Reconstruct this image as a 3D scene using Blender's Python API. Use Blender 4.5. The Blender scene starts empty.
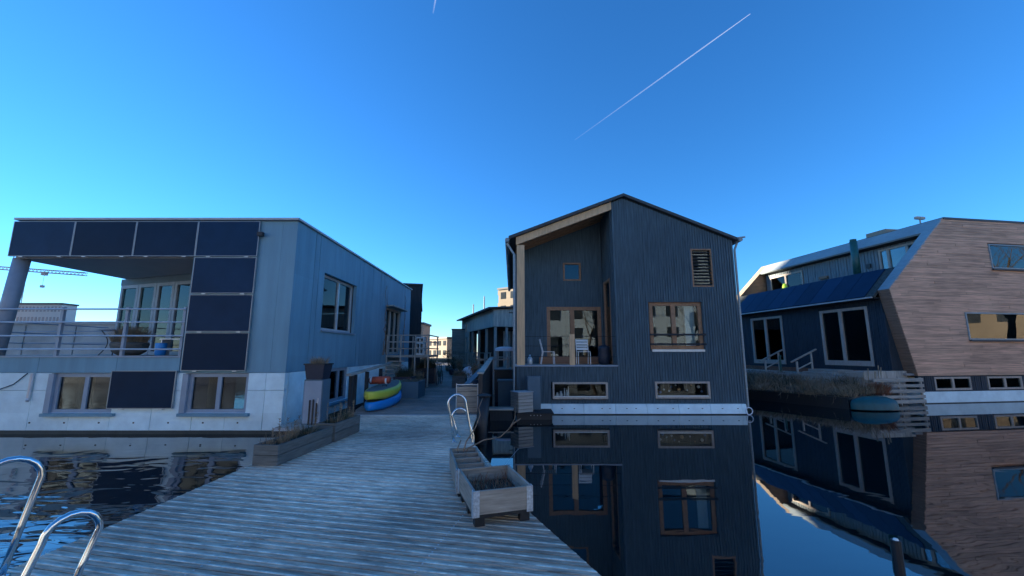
import bpy, bmesh, math, random
from mathutils import Vector, Matrix
random.seed(7)
R = math.radians
sc = bpy.context.scene
col = sc.collection

# ------------------------------------------------------------------ camera
cd = bpy.data.cameras.new('camera'); cam = bpy.data.objects.new('camera', cd); col.objects.link(cam)
cd.sensor_width = 36.0; cd.lens = 36.0 * 405.0 / 1024.0
cd.clip_start = 0.05; cd.clip_end = 30000
cam.location = (0, 0, 2.0); cam.rotation_euler = (R(90) + math.atan(64 / 405.0), 0, 0)
sc.camera = cam

# ------------------------------------------------------------------ sky and sun
SUN_EL = R(11.0); SUN_AZ = math.atan2(-1.0, 0.35)          # compass-like angle from +Y towards +X
SUN_DIR = Vector((math.sin(SUN_AZ) * math.cos(SUN_EL), math.cos(SUN_AZ) * math.cos(SUN_EL), math.sin(SUN_EL)))
w = bpy.data.worlds.new('World'); sc.world = w; w.use_nodes = True
nt = w.node_tree; nt.nodes.clear()
sky = nt.nodes.new('ShaderNodeTexSky'); sky.sky_type = 'NISHITA'; sky.sun_disc = False
sky.sun_elevation = SUN_EL; sky.sun_rotation = SUN_AZ; sky.air_density = 1.0; sky.dust_density = 0.0; sky.ozone_density = 6.7
hs = nt.nodes.new('ShaderNodeHueSaturation'); hs.inputs['Saturation'].default_value = 1.05; hs.inputs['Value'].default_value = 1.0
bg = nt.nodes.new('ShaderNodeBackground'); bg.inputs['Strength'].default_value = 0.067
wo = nt.nodes.new('ShaderNodeOutputWorld')
nt.links.new(sky.outputs[0], hs.inputs['Color']); nt.links.new(hs.outputs[0], bg.inputs['Color']); nt.links.new(bg.outputs[0], wo.inputs[0])
sl = bpy.data.lights.new('sun', 'SUN'); sl.energy = 5.0; sl.angle = R(0.5); sl.color = (1.0, 0.88, 0.70)
so = bpy.data.objects.new('sun', sl); col.objects.link(so); so.location = (-40, 20, 30)
so.rotation_euler = SUN_DIR.to_track_quat('Z', 'Y').to_euler()
vs = sc.view_settings; vs.view_transform = 'Standard'; vs.look = 'None'; vs.gamma = 1.0; vs.use_curve_mapping = False
vs.exposure = 2.4

# ------------------------------------------------------------------ materials
MATS = {}
def mat(name, c, rough=0.7, var=0.25, scale=3.0, grain=(1, 1, 1), rot=0.0, bump=0.0, bscale=None, metal=0.0, rnd=0.0, big=0.0, spec=0.5, c2=None, detail=5.0):
    m = bpy.data.materials.new(name); m.use_nodes = True; t = m.node_tree; N = t.nodes; L = t.links
    b = N['Principled BSDF']; b.inputs['Roughness'].default_value = rough; b.inputs['Metallic'].default_value = metal
    b.inputs['Specular IOR Level'].default_value = spec
    geo = N.new('ShaderNodeNewGeometry'); mp = N.new('ShaderNodeMapping')
    mp.inputs['Rotation'].default_value = (0, 0, rot); mp.inputs['Scale'].default_value = grain; mp.vector_type = 'TEXTURE'
    mp.inputs['Scale'].default_value = tuple(1.0 / g for g in grain)
    L.new(geo.outputs['Position'], mp.inputs['Vector'])
    nz = N.new('ShaderNodeTexNoise'); nz.inputs['Scale'].default_value = scale; nz.inputs['Detail'].default_value = detail; nz.inputs['Roughness'].default_value = 0.62
    L.new(mp.outputs[0], nz.inputs['Vector'])
    val = nz.outputs['Fac']
    mr = N.new('ShaderNodeMapRange'); mr.inputs['From Min'].default_value = 0.28; mr.inputs['From Max'].default_value = 0.72
    mr.inputs['To Min'].default_value = 0.0; mr.inputs['To Max'].default_value = 1.0
    L.new(val, mr.inputs['Value'])
    mx = N.new('ShaderNodeMix'); mx.data_type = 'RGBA'
    lo = tuple(x * (1 - var) for x in c); hi = tuple(min(1, x * (1 + var)) for x in (c2 or c))
    mx.inputs['A'].default_value = (*lo, 1); mx.inputs['B'].default_value = (*hi, 1)
    L.new(mr.outputs[0], mx.inputs['Factor']); out = mx.outputs['Result']
    if rnd or big:
        mul = N.new('ShaderNodeMix'); mul.data_type = 'RGBA'; mul.blend_type = 'MULTIPLY'; mul.inputs['Factor'].default_value = 1.0
        L.new(out, mul.inputs['A'])
        v = None
        if rnd:
            oi = N.new('ShaderNodeObjectInfo'); r2 = N.new('ShaderNodeMapRange')
            r2.inputs['To Min'].default_value = 1 - rnd; r2.inputs['To Max'].default_value = 1 + rnd
            L.new(oi.outputs['Random'], r2.inputs['Value']); v = r2.outputs[0]
        if big:
            n2 = N.new('ShaderNodeTexNoise'); n2.inputs['Scale'].default_value = 0.55; n2.inputs['Detail'].default_value = 3
            L.new(geo.outputs['Position'], n2.inputs['Vector'])
            r3 = N.new('ShaderNodeMapRange'); r3.inputs['From Min'].default_value = 0.3; r3.inputs['From Max'].default_value = 0.7
            r3.inputs['To Min'].default_value = 1 - big; r3.inputs['To Max'].default_value = 1 + big
            L.new(n2.outputs['Fac'], r3.inputs['Value'])
            if v is None: v = r3.outputs[0]
            else:
                mm = N.new('ShaderNodeMath'); mm.operation = 'MULTIPLY'; L.new(v, mm.inputs[0]); L.new(r3.outputs[0], mm.inputs[1]); v = mm.outputs[0]
        L.new(v, mul.inputs['B']); out = mul.outputs['Result']
    L.new(out, b.inputs['Base Color'])
    if bump:
        bp = N.new('ShaderNodeBump'); bp.inputs['Strength'].default_value = bump; bp.inputs['Distance'].default_value = 0.01
        if bscale:
            nb = N.new('ShaderNodeTexNoise'); nb.inputs['Scale'].default_value = bscale; nb.inputs['Detail'].default_value = 4
            L.new(mp.outputs[0], nb.inputs['Vector']); L.new(nb.outputs['Fac'], bp.inputs['Height'])
        else: L.new(val, bp.inputs['Height'])
        L.new(bp.outputs[0], b.inputs['Normal'])
    MATS[name] = m; return m

def glass(name, tint=(0.75, 0.85, 0.88), ior=1.7, rough=0.0, wob=0.0):
    m = bpy.data.materials.new(name); m.use_nodes = True; t = m.node_tree; N = t.nodes; L = t.links; N.remove(N['Principled BSDF'])
    tr = N.new('ShaderNodeBsdfTransparent'); tr.inputs[0].default_value = (*tint, 1)
    gl = N.new('ShaderNodeBsdfGlossy'); gl.inputs['Roughness'].default_value = rough; gl.inputs['Color'].default_value = (0.95, 0.97, 1, 1)
    fr = N.new('ShaderNodeFresnel'); fr.inputs[0].default_value = ior
    mx = N.new('ShaderNodeMixShader'); L.new(fr.outputs[0], mx.inputs[0]); L.new(tr.outputs[0], mx.inputs[1]); L.new(gl.outputs[0], mx.inputs[2])
    L.new(mx.outputs[0], N['Material Output'].inputs[0])
    if wob:
        geo = N.new('ShaderNodeNewGeometry'); nz = N.new('ShaderNodeTexNoise'); nz.inputs['Scale'].default_value = 1.2; nz.inputs['Detail'].default_value = 1
        bp = N.new('ShaderNodeBump'); bp.inputs['Strength'].default_value = wob; bp.inputs['Distance'].default_value = 0.02
        L.new(geo.outputs['Position'], nz.inputs['Vector']); L.new(nz.outputs[0], bp.inputs['Height'])
        L.new(bp.outputs[0], gl.inputs['Normal'])
    MATS[name] = m; return m

PL = R(-12)
mat('concrete', (0.71, 0.85, 0.86), 0.85, 0.12, 2.5, bump=0.15, bscale=30, rnd=0.05, big=0.08)
mat('concrete_tide', (0.035, 0.04, 0.035), 0.6, 0.4, 4)
mat('grey_blue_panel', (0.155, 0.30, 0.38), 0.6, 0.13, 1.6, grain=(2.5, 2.5, 0.3), rnd=0.04, big=0.08)
mat('grey_blue_trim', (0.27, 0.32, 0.38), 0.5, 0.1, 3)
mat('pale_metal', (0.52, 0.55, 0.57), 0.35, 0.1, 6, metal=0.3)
mat('alloy_cap', (0.42, 0.43, 0.43), 0.5, 0.15, 4)
mat('soffit_grey', (0.42, 0.40, 0.38), 0.8, 0.06, 2)
mat('solar_cell', (0.009, 0.032, 0.070), 0.40, 0.15, 1.5, rnd=0.3, spec=0.08)
mat('solar_frame', (0.26, 0.30, 0.33), 0.4, 0.1, 5, metal=0.4)
mat('black_blue_board', (0.060, 0.10, 0.125), 0.75, 0.42, 2.5, grain=(9, 9, 0.6), bump=0.2, rnd=0.08, big=0.12)
mat('black_board', (0.018, 0.022, 0.026), 0.75, 0.3, 3, grain=(6, 6, 0.6), bump=0.2)
mat('roof_dark', (0.045, 0.05, 0.055), 0.6, 0.2, 3)
mat('zinc', (0.27, 0.31, 0.32), 0.5, 0.15, 4, grain=(1, 1, 5), bump=0.05, big=0.1)
mat('oak_new', (0.62, 0.40, 0.22), 0.65, 0.2, 4, grain=(5, 5, 0.5), bump=0.1)
mat('oak_frame', (0.30, 0.16, 0.085), 0.6, 0.25, 5, grain=(3, 3, 3), bump=0.1)
mat('larch_grey', (0.72, 0.42, 0.28), 0.8, 0.42, 3.0, grain=(0.35, 0.35, 9), bump=0.3, big=0.08, rnd=0.08)
mat('larch_worn', (0.55, 0.33, 0.22), 0.8, 0.45, 3.0, grain=(0.35, 0.35, 9), bump=0.3, big=0.1)
mat('midnight_board', (0.020, 0.034, 0.050), 0.7, 0.4, 2.5, grain=(9, 9, 0.6), bump=0.2, big=0.12)
mat('grey_board', (0.17, 0.20, 0.21), 0.8, 0.3, 2.5, grain=(7, 7, 0.6), bump=0.2)
mat('hood_wood', (0.26, 0.20, 0.14), 0.8, 0.2, 3, grain=(3, 3, 3))
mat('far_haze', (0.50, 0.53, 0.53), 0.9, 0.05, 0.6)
mat('larch_brown', (0.26, 0.15, 0.095), 0.8, 0.3, 3.0, grain=(0.5, 0.5, 9), bump=0.3)
mat('weathered', (0.40, 0.37, 0.32), 0.85, 0.3, 3, grain=(4, 4, 0.5), bump=0.3, rnd=0.15)
mat('weathered_flat', (0.36, 0.335, 0.29), 0.85, 0.3, 3, grain=(0.6, 0.6, 8), bump=0.3, rnd=0.15)
mat('silvered_board', (0.62, 0.55, 0.45), 0.85, 0.35, 2, grain=(5, 5, 0.4), bump=0.3)
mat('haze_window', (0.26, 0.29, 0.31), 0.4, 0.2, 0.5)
mat('neighbour_wall', (0.40, 0.39, 0.36), 0.9, 0.25, 0.8)
mat('planter_wood', (0.12, 0.12, 0.11), 0.85, 0.35, 5, grain=(0.8, 0.8, 7), bump=0.35, rnd=0.15)
mat('pallet_wood', (0.30, 0.265, 0.22), 0.8, 0.35, 4, grain=(0.8, 0.8, 9), bump=0.35, rnd=0.12)
mat('window_wood', (0.42, 0.35, 0.29), 0.7, 0.2, 5, grain=(3, 3, 1), bump=0.1)
mat('galvanised', (0.5, 0.54, 0.58), 0.45, 0.35, 45, metal=0.5, bump=0.2)
mat('steel', (0.72, 0.73, 0.74), 0.14, 0.05, 20, metal=1.0)
mat('black_plastic', (0.014, 0.015, 0.018), 0.5, 0.2, 5)
mat('soil', (0.03, 0.024, 0.018), 0.95, 0.4, 20, bump=0.6)
mat('dry_plant', (0.26, 0.19, 0.12), 0.9, 0.35, 9)
mat('dry_grass', (0.32, 0.26, 0.18), 0.9, 0.4, 5, rnd=0.1)
mat('dark_plant', (0.055, 0.06, 0.035), 0.9, 0.4, 6)
mat('twig', (0.22, 0.15, 0.10), 0.85, 0.3, 12)
mat('white_paint', (0.75, 0.75, 0.73), 0.5, 0.05, 5)
mat('white_cloth', (0.75, 0.76, 0.78), 0.8, 0.12, 7, bump=0.3)
mat('curtain', (0.7, 0.7, 0.68), 0.9, 0.15, 4, grain=(8, 8, 0.3))
mat('room_wall', (0.30, 0.28, 0.26), 0.9, 0.1, 1)
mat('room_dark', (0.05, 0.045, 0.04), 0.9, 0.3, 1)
mat('yellow', (0.62, 0.60, 0.06), 0.5, 0.08, 4)
mat('blue_plastic', (0.015, 0.26, 0.68), 0.45, 0.08, 4)
mat('deck_pad', (0.16, 0.16, 0.15), 0.85, 0.25, 9)
mat('red_bag', (0.42, 0.07, 0.035), 0.7, 0.25, 8)
mat('teal', (0.004, 0.08, 0.09), 0.55, 0.25, 4)
mat('teal_pipe', (0.02, 0.10, 0.09), 0.4, 0.2, 4)
mat('tarp_grey', (0.22, 0.24, 0.26), 0.6, 0.2, 4)
mat('grey_cabinet', (0.09, 0.15, 0.19), 0.6, 0.12, 3)
mat('navy_pot', (0.018, 0.025, 0.045), 0.5, 0.2, 4)
mat('brown_rust', (0.22, 0.09, 0.05), 0.8, 0.3, 6)
mat('brick_sun', (0.45, 0.28, 0.19), 0.85, 0.25, 2.0, grain=(1, 1, 3), bump=0.2)
mat('stucco', (0.52, 0.60, 0.64), 0.85, 0.1, 1)
mat('far_pale', (0.30, 0.25, 0.19), 0.85, 0.1, 0.6)
mat('tower_beige', (0.27, 0.22, 0.16), 0.85, 0.1, 0.6)
mat('far_grey', (0.34, 0.34, 0.34), 0.85, 0.15, 0.6)
mat('far_window', (0.04, 0.05, 0.06), 0.15, 0.3, 0.5)
mat('bark', (0.10, 0.08, 0.06), 0.9, 0.3, 6)
mat('land', (0.08, 0.08, 0.06), 0.95, 0.4, 0.3)
mat('paving', (0.22, 0.21, 0.2), 0.9, 0.2, 1.5)
mat('hi_vis', (0.45, 0.75, 0.05), 0.6, 0.1, 5)
mat('bauble_white', (0.8, 0.78, 0.75), 0.35, 0.1, 5)
mat('bauble_gold', (0.6, 0.32, 0.14), 0.3, 0.1, 5)
mat('bauble_blue', (0.12, 0.25, 0.5), 0.3, 0.1, 5)
mat('crane_paint', (0.30, 0.33, 0.36), 0.6, 0.1, 1)
mat('moss_felt', (0.05, 0.055, 0.05), 0.9, 0.6, 9, bump=0.5)
glass('display_glass', tint=(0.85, 0.9, 0.92), ior=1.28)
glass('pane_glass', ior=1.5, wob=0.05)
glass('dark_glass', tint=(0.45, 0.5, 0.52), ior=1.36, wob=0.05)
glass('cyan_glass', tint=(0.45, 0.80, 0.80), ior=1.35)
# deck boards: grooves along the board, weathered grey
def deck_mat(name, rot, c, gpitch=0.0115):
    m = mat(name, c, 0.62, 0.55, 5, grain=(0.9, 6, 1), rot=rot, rnd=0.18, big=0.42, c2=tuple(x * 1.05 for x in c))
    t = m.node_tree; N = t.nodes; L = t.links; b = N['Principled BSDF']
    geo = N.new('ShaderNodeNewGeometry'); mp = N.new('ShaderNodeMapping'); mp.inputs['Rotation'].default_value = (0, 0, -rot)
    L.new(geo.outputs['Position'], mp.inputs['Vector'])
    sp = N.new('ShaderNodeSeparateXYZ'); L.new(mp.outputs[0], sp.inputs[0])
    mu = N.new('ShaderNodeMath'); mu.operation = 'MULTIPLY'; mu.inputs[1].default_value = 2 * math.pi / gpitch; L.new(sp.outputs[1], mu.inputs[0])
    sn = N.new('ShaderNodeMath'); sn.operation = 'SINE'; L.new(mu.outputs[0], sn.inputs[0])
    nz = N.new('ShaderNodeTexNoise'); nz.inputs['Scale'].default_value = 14; L.new(geo.outputs['Position'], nz.inputs['Vector'])
    ad = N.new('ShaderNodeMath'); ad.operation = 'MULTIPLY_ADD'; ad.inputs[1].default_value = 1.6; L.new(nz.outputs['Fac'], ad.inputs[0]); L.new(sn.outputs[0], ad.inputs[2])
    bp = N.new('ShaderNodeBump'); bp.inputs['Strength'].default_value = 0.55; bp.inputs['Distance'].default_value = 0.003
    L.new(ad.outputs[0], bp.inputs['Height']); L.new(bp.outputs[0], b.inputs['Normal'])
    return m
deck_mat('deck_board', PL, (0.55, 0.43, 0.32))
deck_mat('walk_board', 0.0, (0.155, 0.145, 0.13))
mat('grip_strip', (0.80, 0.70, 0.57), 0.8, 0.5, 9, bump=0.4, big=0.3)

def water_mat():
    m = bpy.data.materials.new('water'); m.use_nodes = True; t = m.node_tree; N = t.nodes; L = t.links; b = N['Principled BSDF']
    b.inputs['Base Color'].default_value = (0.004, 0.010, 0.012, 1); b.inputs['Roughness'].default_value = 0.015
    b.inputs['IOR'].default_value = 2.6
    geo = N.new('ShaderNodeNewGeometry'); sp = N.new('ShaderNodeSeparateXYZ'); L.new(geo.outputs['Position'], sp.inputs[0])
    # open water on the left side of the dock is more ruffled than the sheltered basin
    mk = N.new('ShaderNodeMapRange'); mk.interpolation_type = 'SMOOTHSTEP'
    mk.inputs['From Min'].default_value = -2.0; mk.inputs['From Max'].default_value = -5.5; mk.inputs['To Min'].default_value = 0.011; mk.inputs['To Max'].default_value = 0.42
    L.new(sp.outputs[0], mk.inputs['Value'])
    my = N.new('ShaderNodeMapRange'); my.inputs['From Min'].default_value = 4.5; my.inputs['From Max'].default_value = 9.0
    my.inputs['To Min'].default_value = 1.0; my.inputs['To Max'].default_value = 0.07; L.new(sp.outputs[1], my.inputs['Value'])
    mm = N.new('ShaderNodeMath'); mm.operation = 'MULTIPLY'; L.new(mk.outputs[0], mm.inputs[0]); L.new(my.outputs[0], mm.inputs[1])
    mp = N.new('ShaderNodeMapping'); mp.inputs['Scale'].default_value = (1.0, 2.2, 1.0); mp.inputs['Rotation'].default_value = (0, 0, R(-14)); L.new(geo.outputs['Position'], mp.inputs['Vector'])
    n1 = N.new('ShaderNodeTexNoise'); n1.inputs['Scale'].default_value = 0.9; n1.inputs['Detail'].default_value = 2.0; n1.inputs['Roughness'].default_value = 0.45; n1.inputs['Distortion'].default_value = 0.6
    L.new(mp.outputs[0], n1.inputs['Vector'])
    hm = N.new('ShaderNodeMath'); hm.operation = 'MULTIPLY'; L.new(n1.outputs['Fac'], hm.inputs[0]); L.new(mm.outputs[0], hm.inputs[1])
    bp = N.new('ShaderNodeBump'); bp.inputs['Strength'].default_value = 1.0; bp.inputs['Distance'].default_value = 0.16
    L.new(hm.outputs[0], bp.inputs['Height']); L.new(bp.outputs[0], b.inputs['Normal'])
    MATS['water'] = m
water_mat()

# ------------------------------------------------------------------ mesh helpers
class MB:
    def __init__(s): s.v = []; s.f = []; s.m = []; s.k = 0
    def add(s, vs, fs):
        o = len(s.v); s.v += [tuple(x) for x in vs]
        for f in fs: s.f.append([o + i for i in f]); s.m.append(s.k)
        return s
    def hexa(s, p):                       # p: 8 corners, bottom 4 then top 4
        a, b, c = Vector(p[1]) - Vector(p[0]), Vector(p[3]) - Vector(p[0]), Vector(p[4]) - Vector(p[0])
        fs = [(0, 3, 2, 1), (4, 5, 6, 7), (0, 1, 5, 4), (1, 2, 6, 5), (2, 3, 7, 6), (3, 0, 4, 7)]
        if a.cross(b).dot(c) < 0: fs = [f[::-1] for f in fs]
        return s.add(p, fs)
    def box(s, x0, x1, y0, y1, z0, z1):
        return s.hexa([(x0, y0, z0), (x1, y0, z0), (x1, y1, z0), (x0, y1, z0), (x0, y0, z1), (x1, y0, z1), (x1, y1, z1), (x0, y1, z1)])
    def mbox(s, M, a0, a1, n0, n1, z0, z1):
        return s.hexa([M(a0, n0, z0), M(a1, n0, z0), M(a1, n1, z0), M(a0, n1, z0), M(a0, n0, z1), M(a1, n0, z1), M(a1, n1, z1), M(a0, n1, z1)])
    def prism(s, poly, ext):
        n = len(poly); e = Vector(ext); P = [Vector(p) for p in poly]
        nrm = Vector((0, 0, 0))
        for i in range(n): nrm += P[i].cross(P[(i + 1) % n])
        if nrm.dot(e) < 0: P = P[::-1]
        fs = [tuple(range(n))[::-1], tuple(range(n, 2 * n))] + [(i, (i + 1) % n, n + (i + 1) % n, n + i) for i in range(n)]
        return s.add(P + [p + e for p in P], fs)
    def bar(s, p, q, wd, ht, up=(0, 0, 1)):   # rectangular bar p->q
        p, q = Vector(p), Vector(q); d = (q - p).normalized(); u = Vector(up)
        sd = d.cross(u)
        if sd.length < 1e-4: sd = d.cross(Vector((1, 0, 0)))
        sd.normalize(); u = sd.cross(d).normalized(); sd *= wd / 2; u *= ht / 2
        return s.hexa([p - sd - u, p + sd - u, p + sd + u, p - sd + u, q - sd - u, q + sd - u, q + sd + u, q - sd + u])
    def tube(s, pts, r, n=8, cap=True):
        P = [Vector(p) for p in pts]; rr = r if isinstance(r, (list, tuple)) else [r] * len(P)
        o = len(s.v); ref = None
        for i, p in enumerate(P):
            d = (P[min(i + 1, len(P) - 1)] - P[max(i - 1, 0)]).normalized()
            if ref is None:
                ref = d.cross(Vector((0, 0, 1)))
                if ref.length < 1e-3: ref = d.cross(Vector((0, 1, 0)))
            ref = (ref - d * ref.dot(d)).normalized(); bi = d.cross(ref)
            for k in range(n):
                a = 2 * math.pi * k / n; s.v.append(tuple(p + (ref * math.cos(a) + bi * math.sin(a)) * rr[i]))
        for i in range(len(P) - 1):
            for k in range(n):
                k2 = (k + 1) % n; s.f.append([o + i * n + k, o + i * n + k2, o + (i + 1) * n + k2, o + (i + 1) * n + k]); s.m.append(s.k)
        if cap:
            s.f.append([o + k for k in range(n)][::-1]); s.m.append(s.k)
            s.f.append([o + (len(P) - 1) * n + k for k in range(n)]); s.m.append(s.k)
        return s
    def lathe(s, prof, c, n=16):          # prof: (r, z)
        o = len(s.v)
        for r, z in prof:
            for k in range(n):
                a = 2 * math.pi * k / n; s.v.append((c[0] + r * math.cos(a), c[1] + r * math.sin(a), c[2] + z))
        for i in range(len(prof) - 1):
            for k in range(n):
                k2 = (k + 1) % n; s.f.append([o + i * n + k, o + i * n + k2, o + (i + 1) * n + k2, o + (i + 1) * n + k]); s.m.append(s.k)
        s.f.append([o + k for k in range(n)][::-1]); s.m.append(s.k)
        s.f.append([o + (len(prof) - 1) * n + k for k in range(n)]); s.m.append(s.k)
        return s
    def blade(s, p, d, h, wd, bend):      # thin two-segment stalk
        p = Vector(p); d = Vector(d); sd = Vector((-d.y, d.x, 0))
        if sd.length < 1e-3: sd = Vector((1, 0, 0))
        sd = sd.normalized() * wd; up = Vector((0, 0, h))
        a = p + up * 0.55 + d * bend * 0.35; b = p + up * (1 - 0.25 * bend) + d * bend
        nn = Vector((d.x, d.y, 0)).normalized() * wd
        return s.add([p - sd, p + sd, p + nn, a - sd * .8, a + sd * .8, a + nn * .8, b], [(0, 1, 4, 3), (1, 2, 5, 4), (2, 0, 3, 5), (3, 4, 6), (4, 5, 6), (5, 3, 6)])
    def mesh(s, name, mats):
        me = bpy.data.meshes.new(name); me.from_pydata(s.v, [], s.f)
        for x in (mats if isinstance(mats, (list, tuple)) else [mats]): me.materials.append(MATS[x])
        if any(s.m): me.polygons.foreach_set('material_index', s.m)
        me.update(); return me
    def build(s, name, mats, parent=None, smooth=False, loc=None):
        if loc is not None: s.v = [(x - loc[0], y - loc[1], z - loc[2]) for x, y, z in s.v]
        me = s.mesh(name, mats)
        if smooth: me.polygons.foreach_set('use_smooth', [True] * len(me.polygons))
        o = bpy.data.objects.new(name, me); col.objects.link(o); o.parent = parent
        if loc is not None: o.location = loc
        return o

def tag(o, label=None, cat=None, group=None, kind=None):
    if label: o['label'] = label
    if cat: o['category'] = cat
    if group: o['group'] = group
    if kind: o['kind'] = kind
    return o
def thing(name, label, cat, loc=(0, 0, 0), rz=0.0, group=None):
    o = bpy.data.objects.new(name, None); col.objects.link(o); o.empty_display_size = 0.2
    o.location = loc; o.rotation_euler = (0, 0, rz)
    return tag(o, label, cat, group)
def inst(name, me, parent, loc=(0, 0, 0), rz=0.0):
    o = bpy.data.objects.new(name, me); col.objects.link(o); o.parent = parent; o.location = loc; o.rotation_euler = (0, 0, rz); return o
def stuff(o): o['kind'] = 'stuff'; return o
def part(name, mats, parent, *boxes):
    m = MB()
    for b in boxes: m.box(*b)
    return m.build(name, mats, parent)
def subtract(lo, hi, cuts):
    iv = [(lo, hi)]
    for a, b in cuts:
        nv = []
        for x, y in iv:
            if b <= x or a >= y: nv.append((x, y)); continue
            if a > x: nv.append((x, a))
            if b < y: nv.append((b, y))
        iv = nv
    return [(x, y) for x, y in iv if y - x > 0.004]
def rects(a0, a1, z0, z1, holes):
    ys = sorted(set([z0, z1] + [min(max(h[2], z0), z1) for h in holes] + [min(max(h[3], z0), z1) for h in holes])); out = []
    for p, q in zip(ys, ys[1:]):
        c = (p + q) / 2
        for x, y in subtract(a0, a1, [(h[0], h[1]) for h in holes if h[2] < c < h[3]]): out.append((x, y, p, q))
    return out
def board_wall(M, a0, a1, zb, zt, holes, pitch=0.088, gap=0.026, th=0.034, back=0.09):
    """upright boards with recessed joints; zb, zt: functions of a"""
    m = MB(); n = max(1, round((a1 - a0) / pitch)); pw = (a1 - a0) / n
    for i in range(n):
        x0 = a0 + i * pw; x1 = x0 + pw; c = (x0 + x1) / 2; j = 0.004 * (i % 3)
        for p, q in subtract(zb(c), min(zt(x0), zt(x1)) if zt(x0) != zt(x1) else zt(c), [(h[2], h[3]) for h in holes if h[0] < c < h[1]]):
            m.mbox(M, x0, x1, -back, 0, p, q)
            m.mbox(M, x0 + gap / 2, x1 - gap / 2, 0, th - j, p, q)
    return m
def window(parent, M, a0, a1, z0, z1, fm, fw=0.07, n0=-0.10, n1=-0.02, splits=(), gl='pane_glass', sill=None, name='window', bottom=None, label=None):
    m = MB(); bt = bottom or fw
    m.mbox(M, a0, a1, n0, n1, z0, z0 + bt); m.mbox(M, a0, a1, n0, n1, z1 - fw, z1)
    m.mbox(M, a0, a0 + fw, n0, n1, z0 + bt, z1 - fw); m.mbox(M, a1 - fw, a1, n0, n1, z0 + bt, z1 - fw)
    xs = [a0 + fw]
    for sp in splits:
        c = a0 + (a1 - a0) * sp; m.mbox(M, c - fw * .6, c + fw * .6, n0, n1, z0 + bt, z1 - fw); xs += [c - fw * .6, c + fw * .6]
    xs.append(a1 - fw)
    wd = m.build(name, fm, parent)
    if label: wd['label'] = label
    nm = (n0 + n1) / 2
    for i in range(0, len(xs), 2):
        p = MB().mbox(M, xs[i], xs[i + 1], nm - 0.004, nm + 0.004, z0 + bt, z1 - fw); p.build('pane', gl, wd)
    if sill:
        sm, ext, drop, out = sill
        MB().mbox(M, a0 - ext, a1 + ext, n1 + 0.003, out, z0 - drop, z0 - 0.003).build('sill', sm, wd)
    return wd
def clip(poly, nx, ny, c):                # keep nx*x+ny*y >= c
    out = []
    for i in range(len(poly)):
        p, q = poly[i], poly[(i + 1) % len(poly)]; a = nx * p[0] + ny * p[1] - c; b = nx * q[0] + ny * q[1] - c
        if a >= 0: out.append(p)
        if (a >= 0) != (b >= 0):
            t = a / (a - b); out.append((p[0] + (q[0] - p[0]) * t, p[1] + (q[1] - p[1]) * t))
    return out
def arc_loop(p, q, top, n=7):             # inverted U from p up over to q
    return None

# ------------------------------------------------------------------ water, land
tag(MB().add([(-3000, -3000, 0), (3000, -3000, 0), (3000, 3000, 0), (-3000, 3000, 0)], [(0, 1, 2, 3)]).build('water', 'water'), kind='structure')
tag(MB().box(-2500, 2500, 64, 2800, -0.5, 0.9).build('far_bank', 'land'), kind='structure')
tag(MB().box(-200, 200, -400, -6, -0.5, 0.55).box(-1.6, 1.6, -5.99, 1.1, -0.2, 0.43).build('quay', 'paving'), kind='structure')

# ------------------------------------------------------------------ the dock
DZ = 0.45
dock = thing('dock_platform', 'grey weathered plank platform filling the foreground', 'dock', (-1.5, 6, 0))
DL = (-1.5, 6)
POLY = [(-3.63, 3.02), (1.06, 2.02), (0.18, 4.24), (-0.80, 7.8), (-0.86, 10.36), (-3.9, 10.36), (-3.63, 8.3)]
pd = (math.cos(PL), math.sin(PL)); qd = (-math.sin(PL), math.cos(PL))
def plank_mesh(poly, s0, s1, q, z0, z1, dl, strip=True):
    pc = clip(clip(poly, q[0], q[1], s0), -q[0], -q[1], -s1)
    if len(pc) < 3: return None
    m = MB(); m.prism([(x - dl[0], y - dl[1], z0) for x, y in pc], (0, 0, z1 - z0))
    if strip:
        c = (s0 + s1) / 2 + random.uniform(-.004, .004); ps = clip(clip(poly, q[0], q[1], c - 0.0085), -q[0], -q[1], -(c + 0.0085))
        if len(ps) >= 3:
            m.k = 1; m.prism([(x - dl[0], y - dl[1], z1 - 0.004) for x, y in ps], (0, 0, 0.007))
    return m
ss = [qd[0] * x + qd[1] * y for x, y in POLY]; s = min(ss) - 0.01; pit = 0.122; npl = 0
screws = MB()
while s < max(ss):
    m = plank_mesh(POLY, s + 0.007, s + pit - 0.007, qd, DZ - 0.035, DZ + random.uniform(-.0015, .0015), DL)
    if m:
        m.build('plank', ['deck_board', 'grip_strip'], dock); npl += 1
        for j0 in (-2.25, -0.68, 0.85):
            for ds in (0.03, pit - 0.03):
                k = j0 - 0.0; x = pd[0] * (k - 0.65) + qd[0] * (s + ds); y = pd[1] * (k - 0.65) + qd[1] * (s + ds)
                if -3.5 < x < 0.1 and 3.0 < y < 10.2: screws.lathe([(0.008, 0), (0.006, 0.003)], (x - DL[0], y - DL[1], DZ + 0.001), 6)
    s += pit
stuff(screws.build('screw_heads', 'pale_metal', dock))
inner = [(-3.55, 3.1), (0.95, 2.15), (0.1, 4.24), (-0.88, 7.8), (-0.94, 10.3), (-3.82, 10.3), (-3.55, 8.3)]
MB().prism([(x + 1.5, y - 6, -0.15) for x, y in inner], (0, 0, 0.555)).build('float', 'black_plastic', dock)
part('threshold_strip', 'alloy_cap', dock, (-2.36, 0.62, 4.365, 4.43, DZ - 0.03, DZ + 0.012))
walk = thing('walkway', 'long narrow plank walkway running back between the houseboats', 'walkway', (-3, 16, 0))
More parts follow.
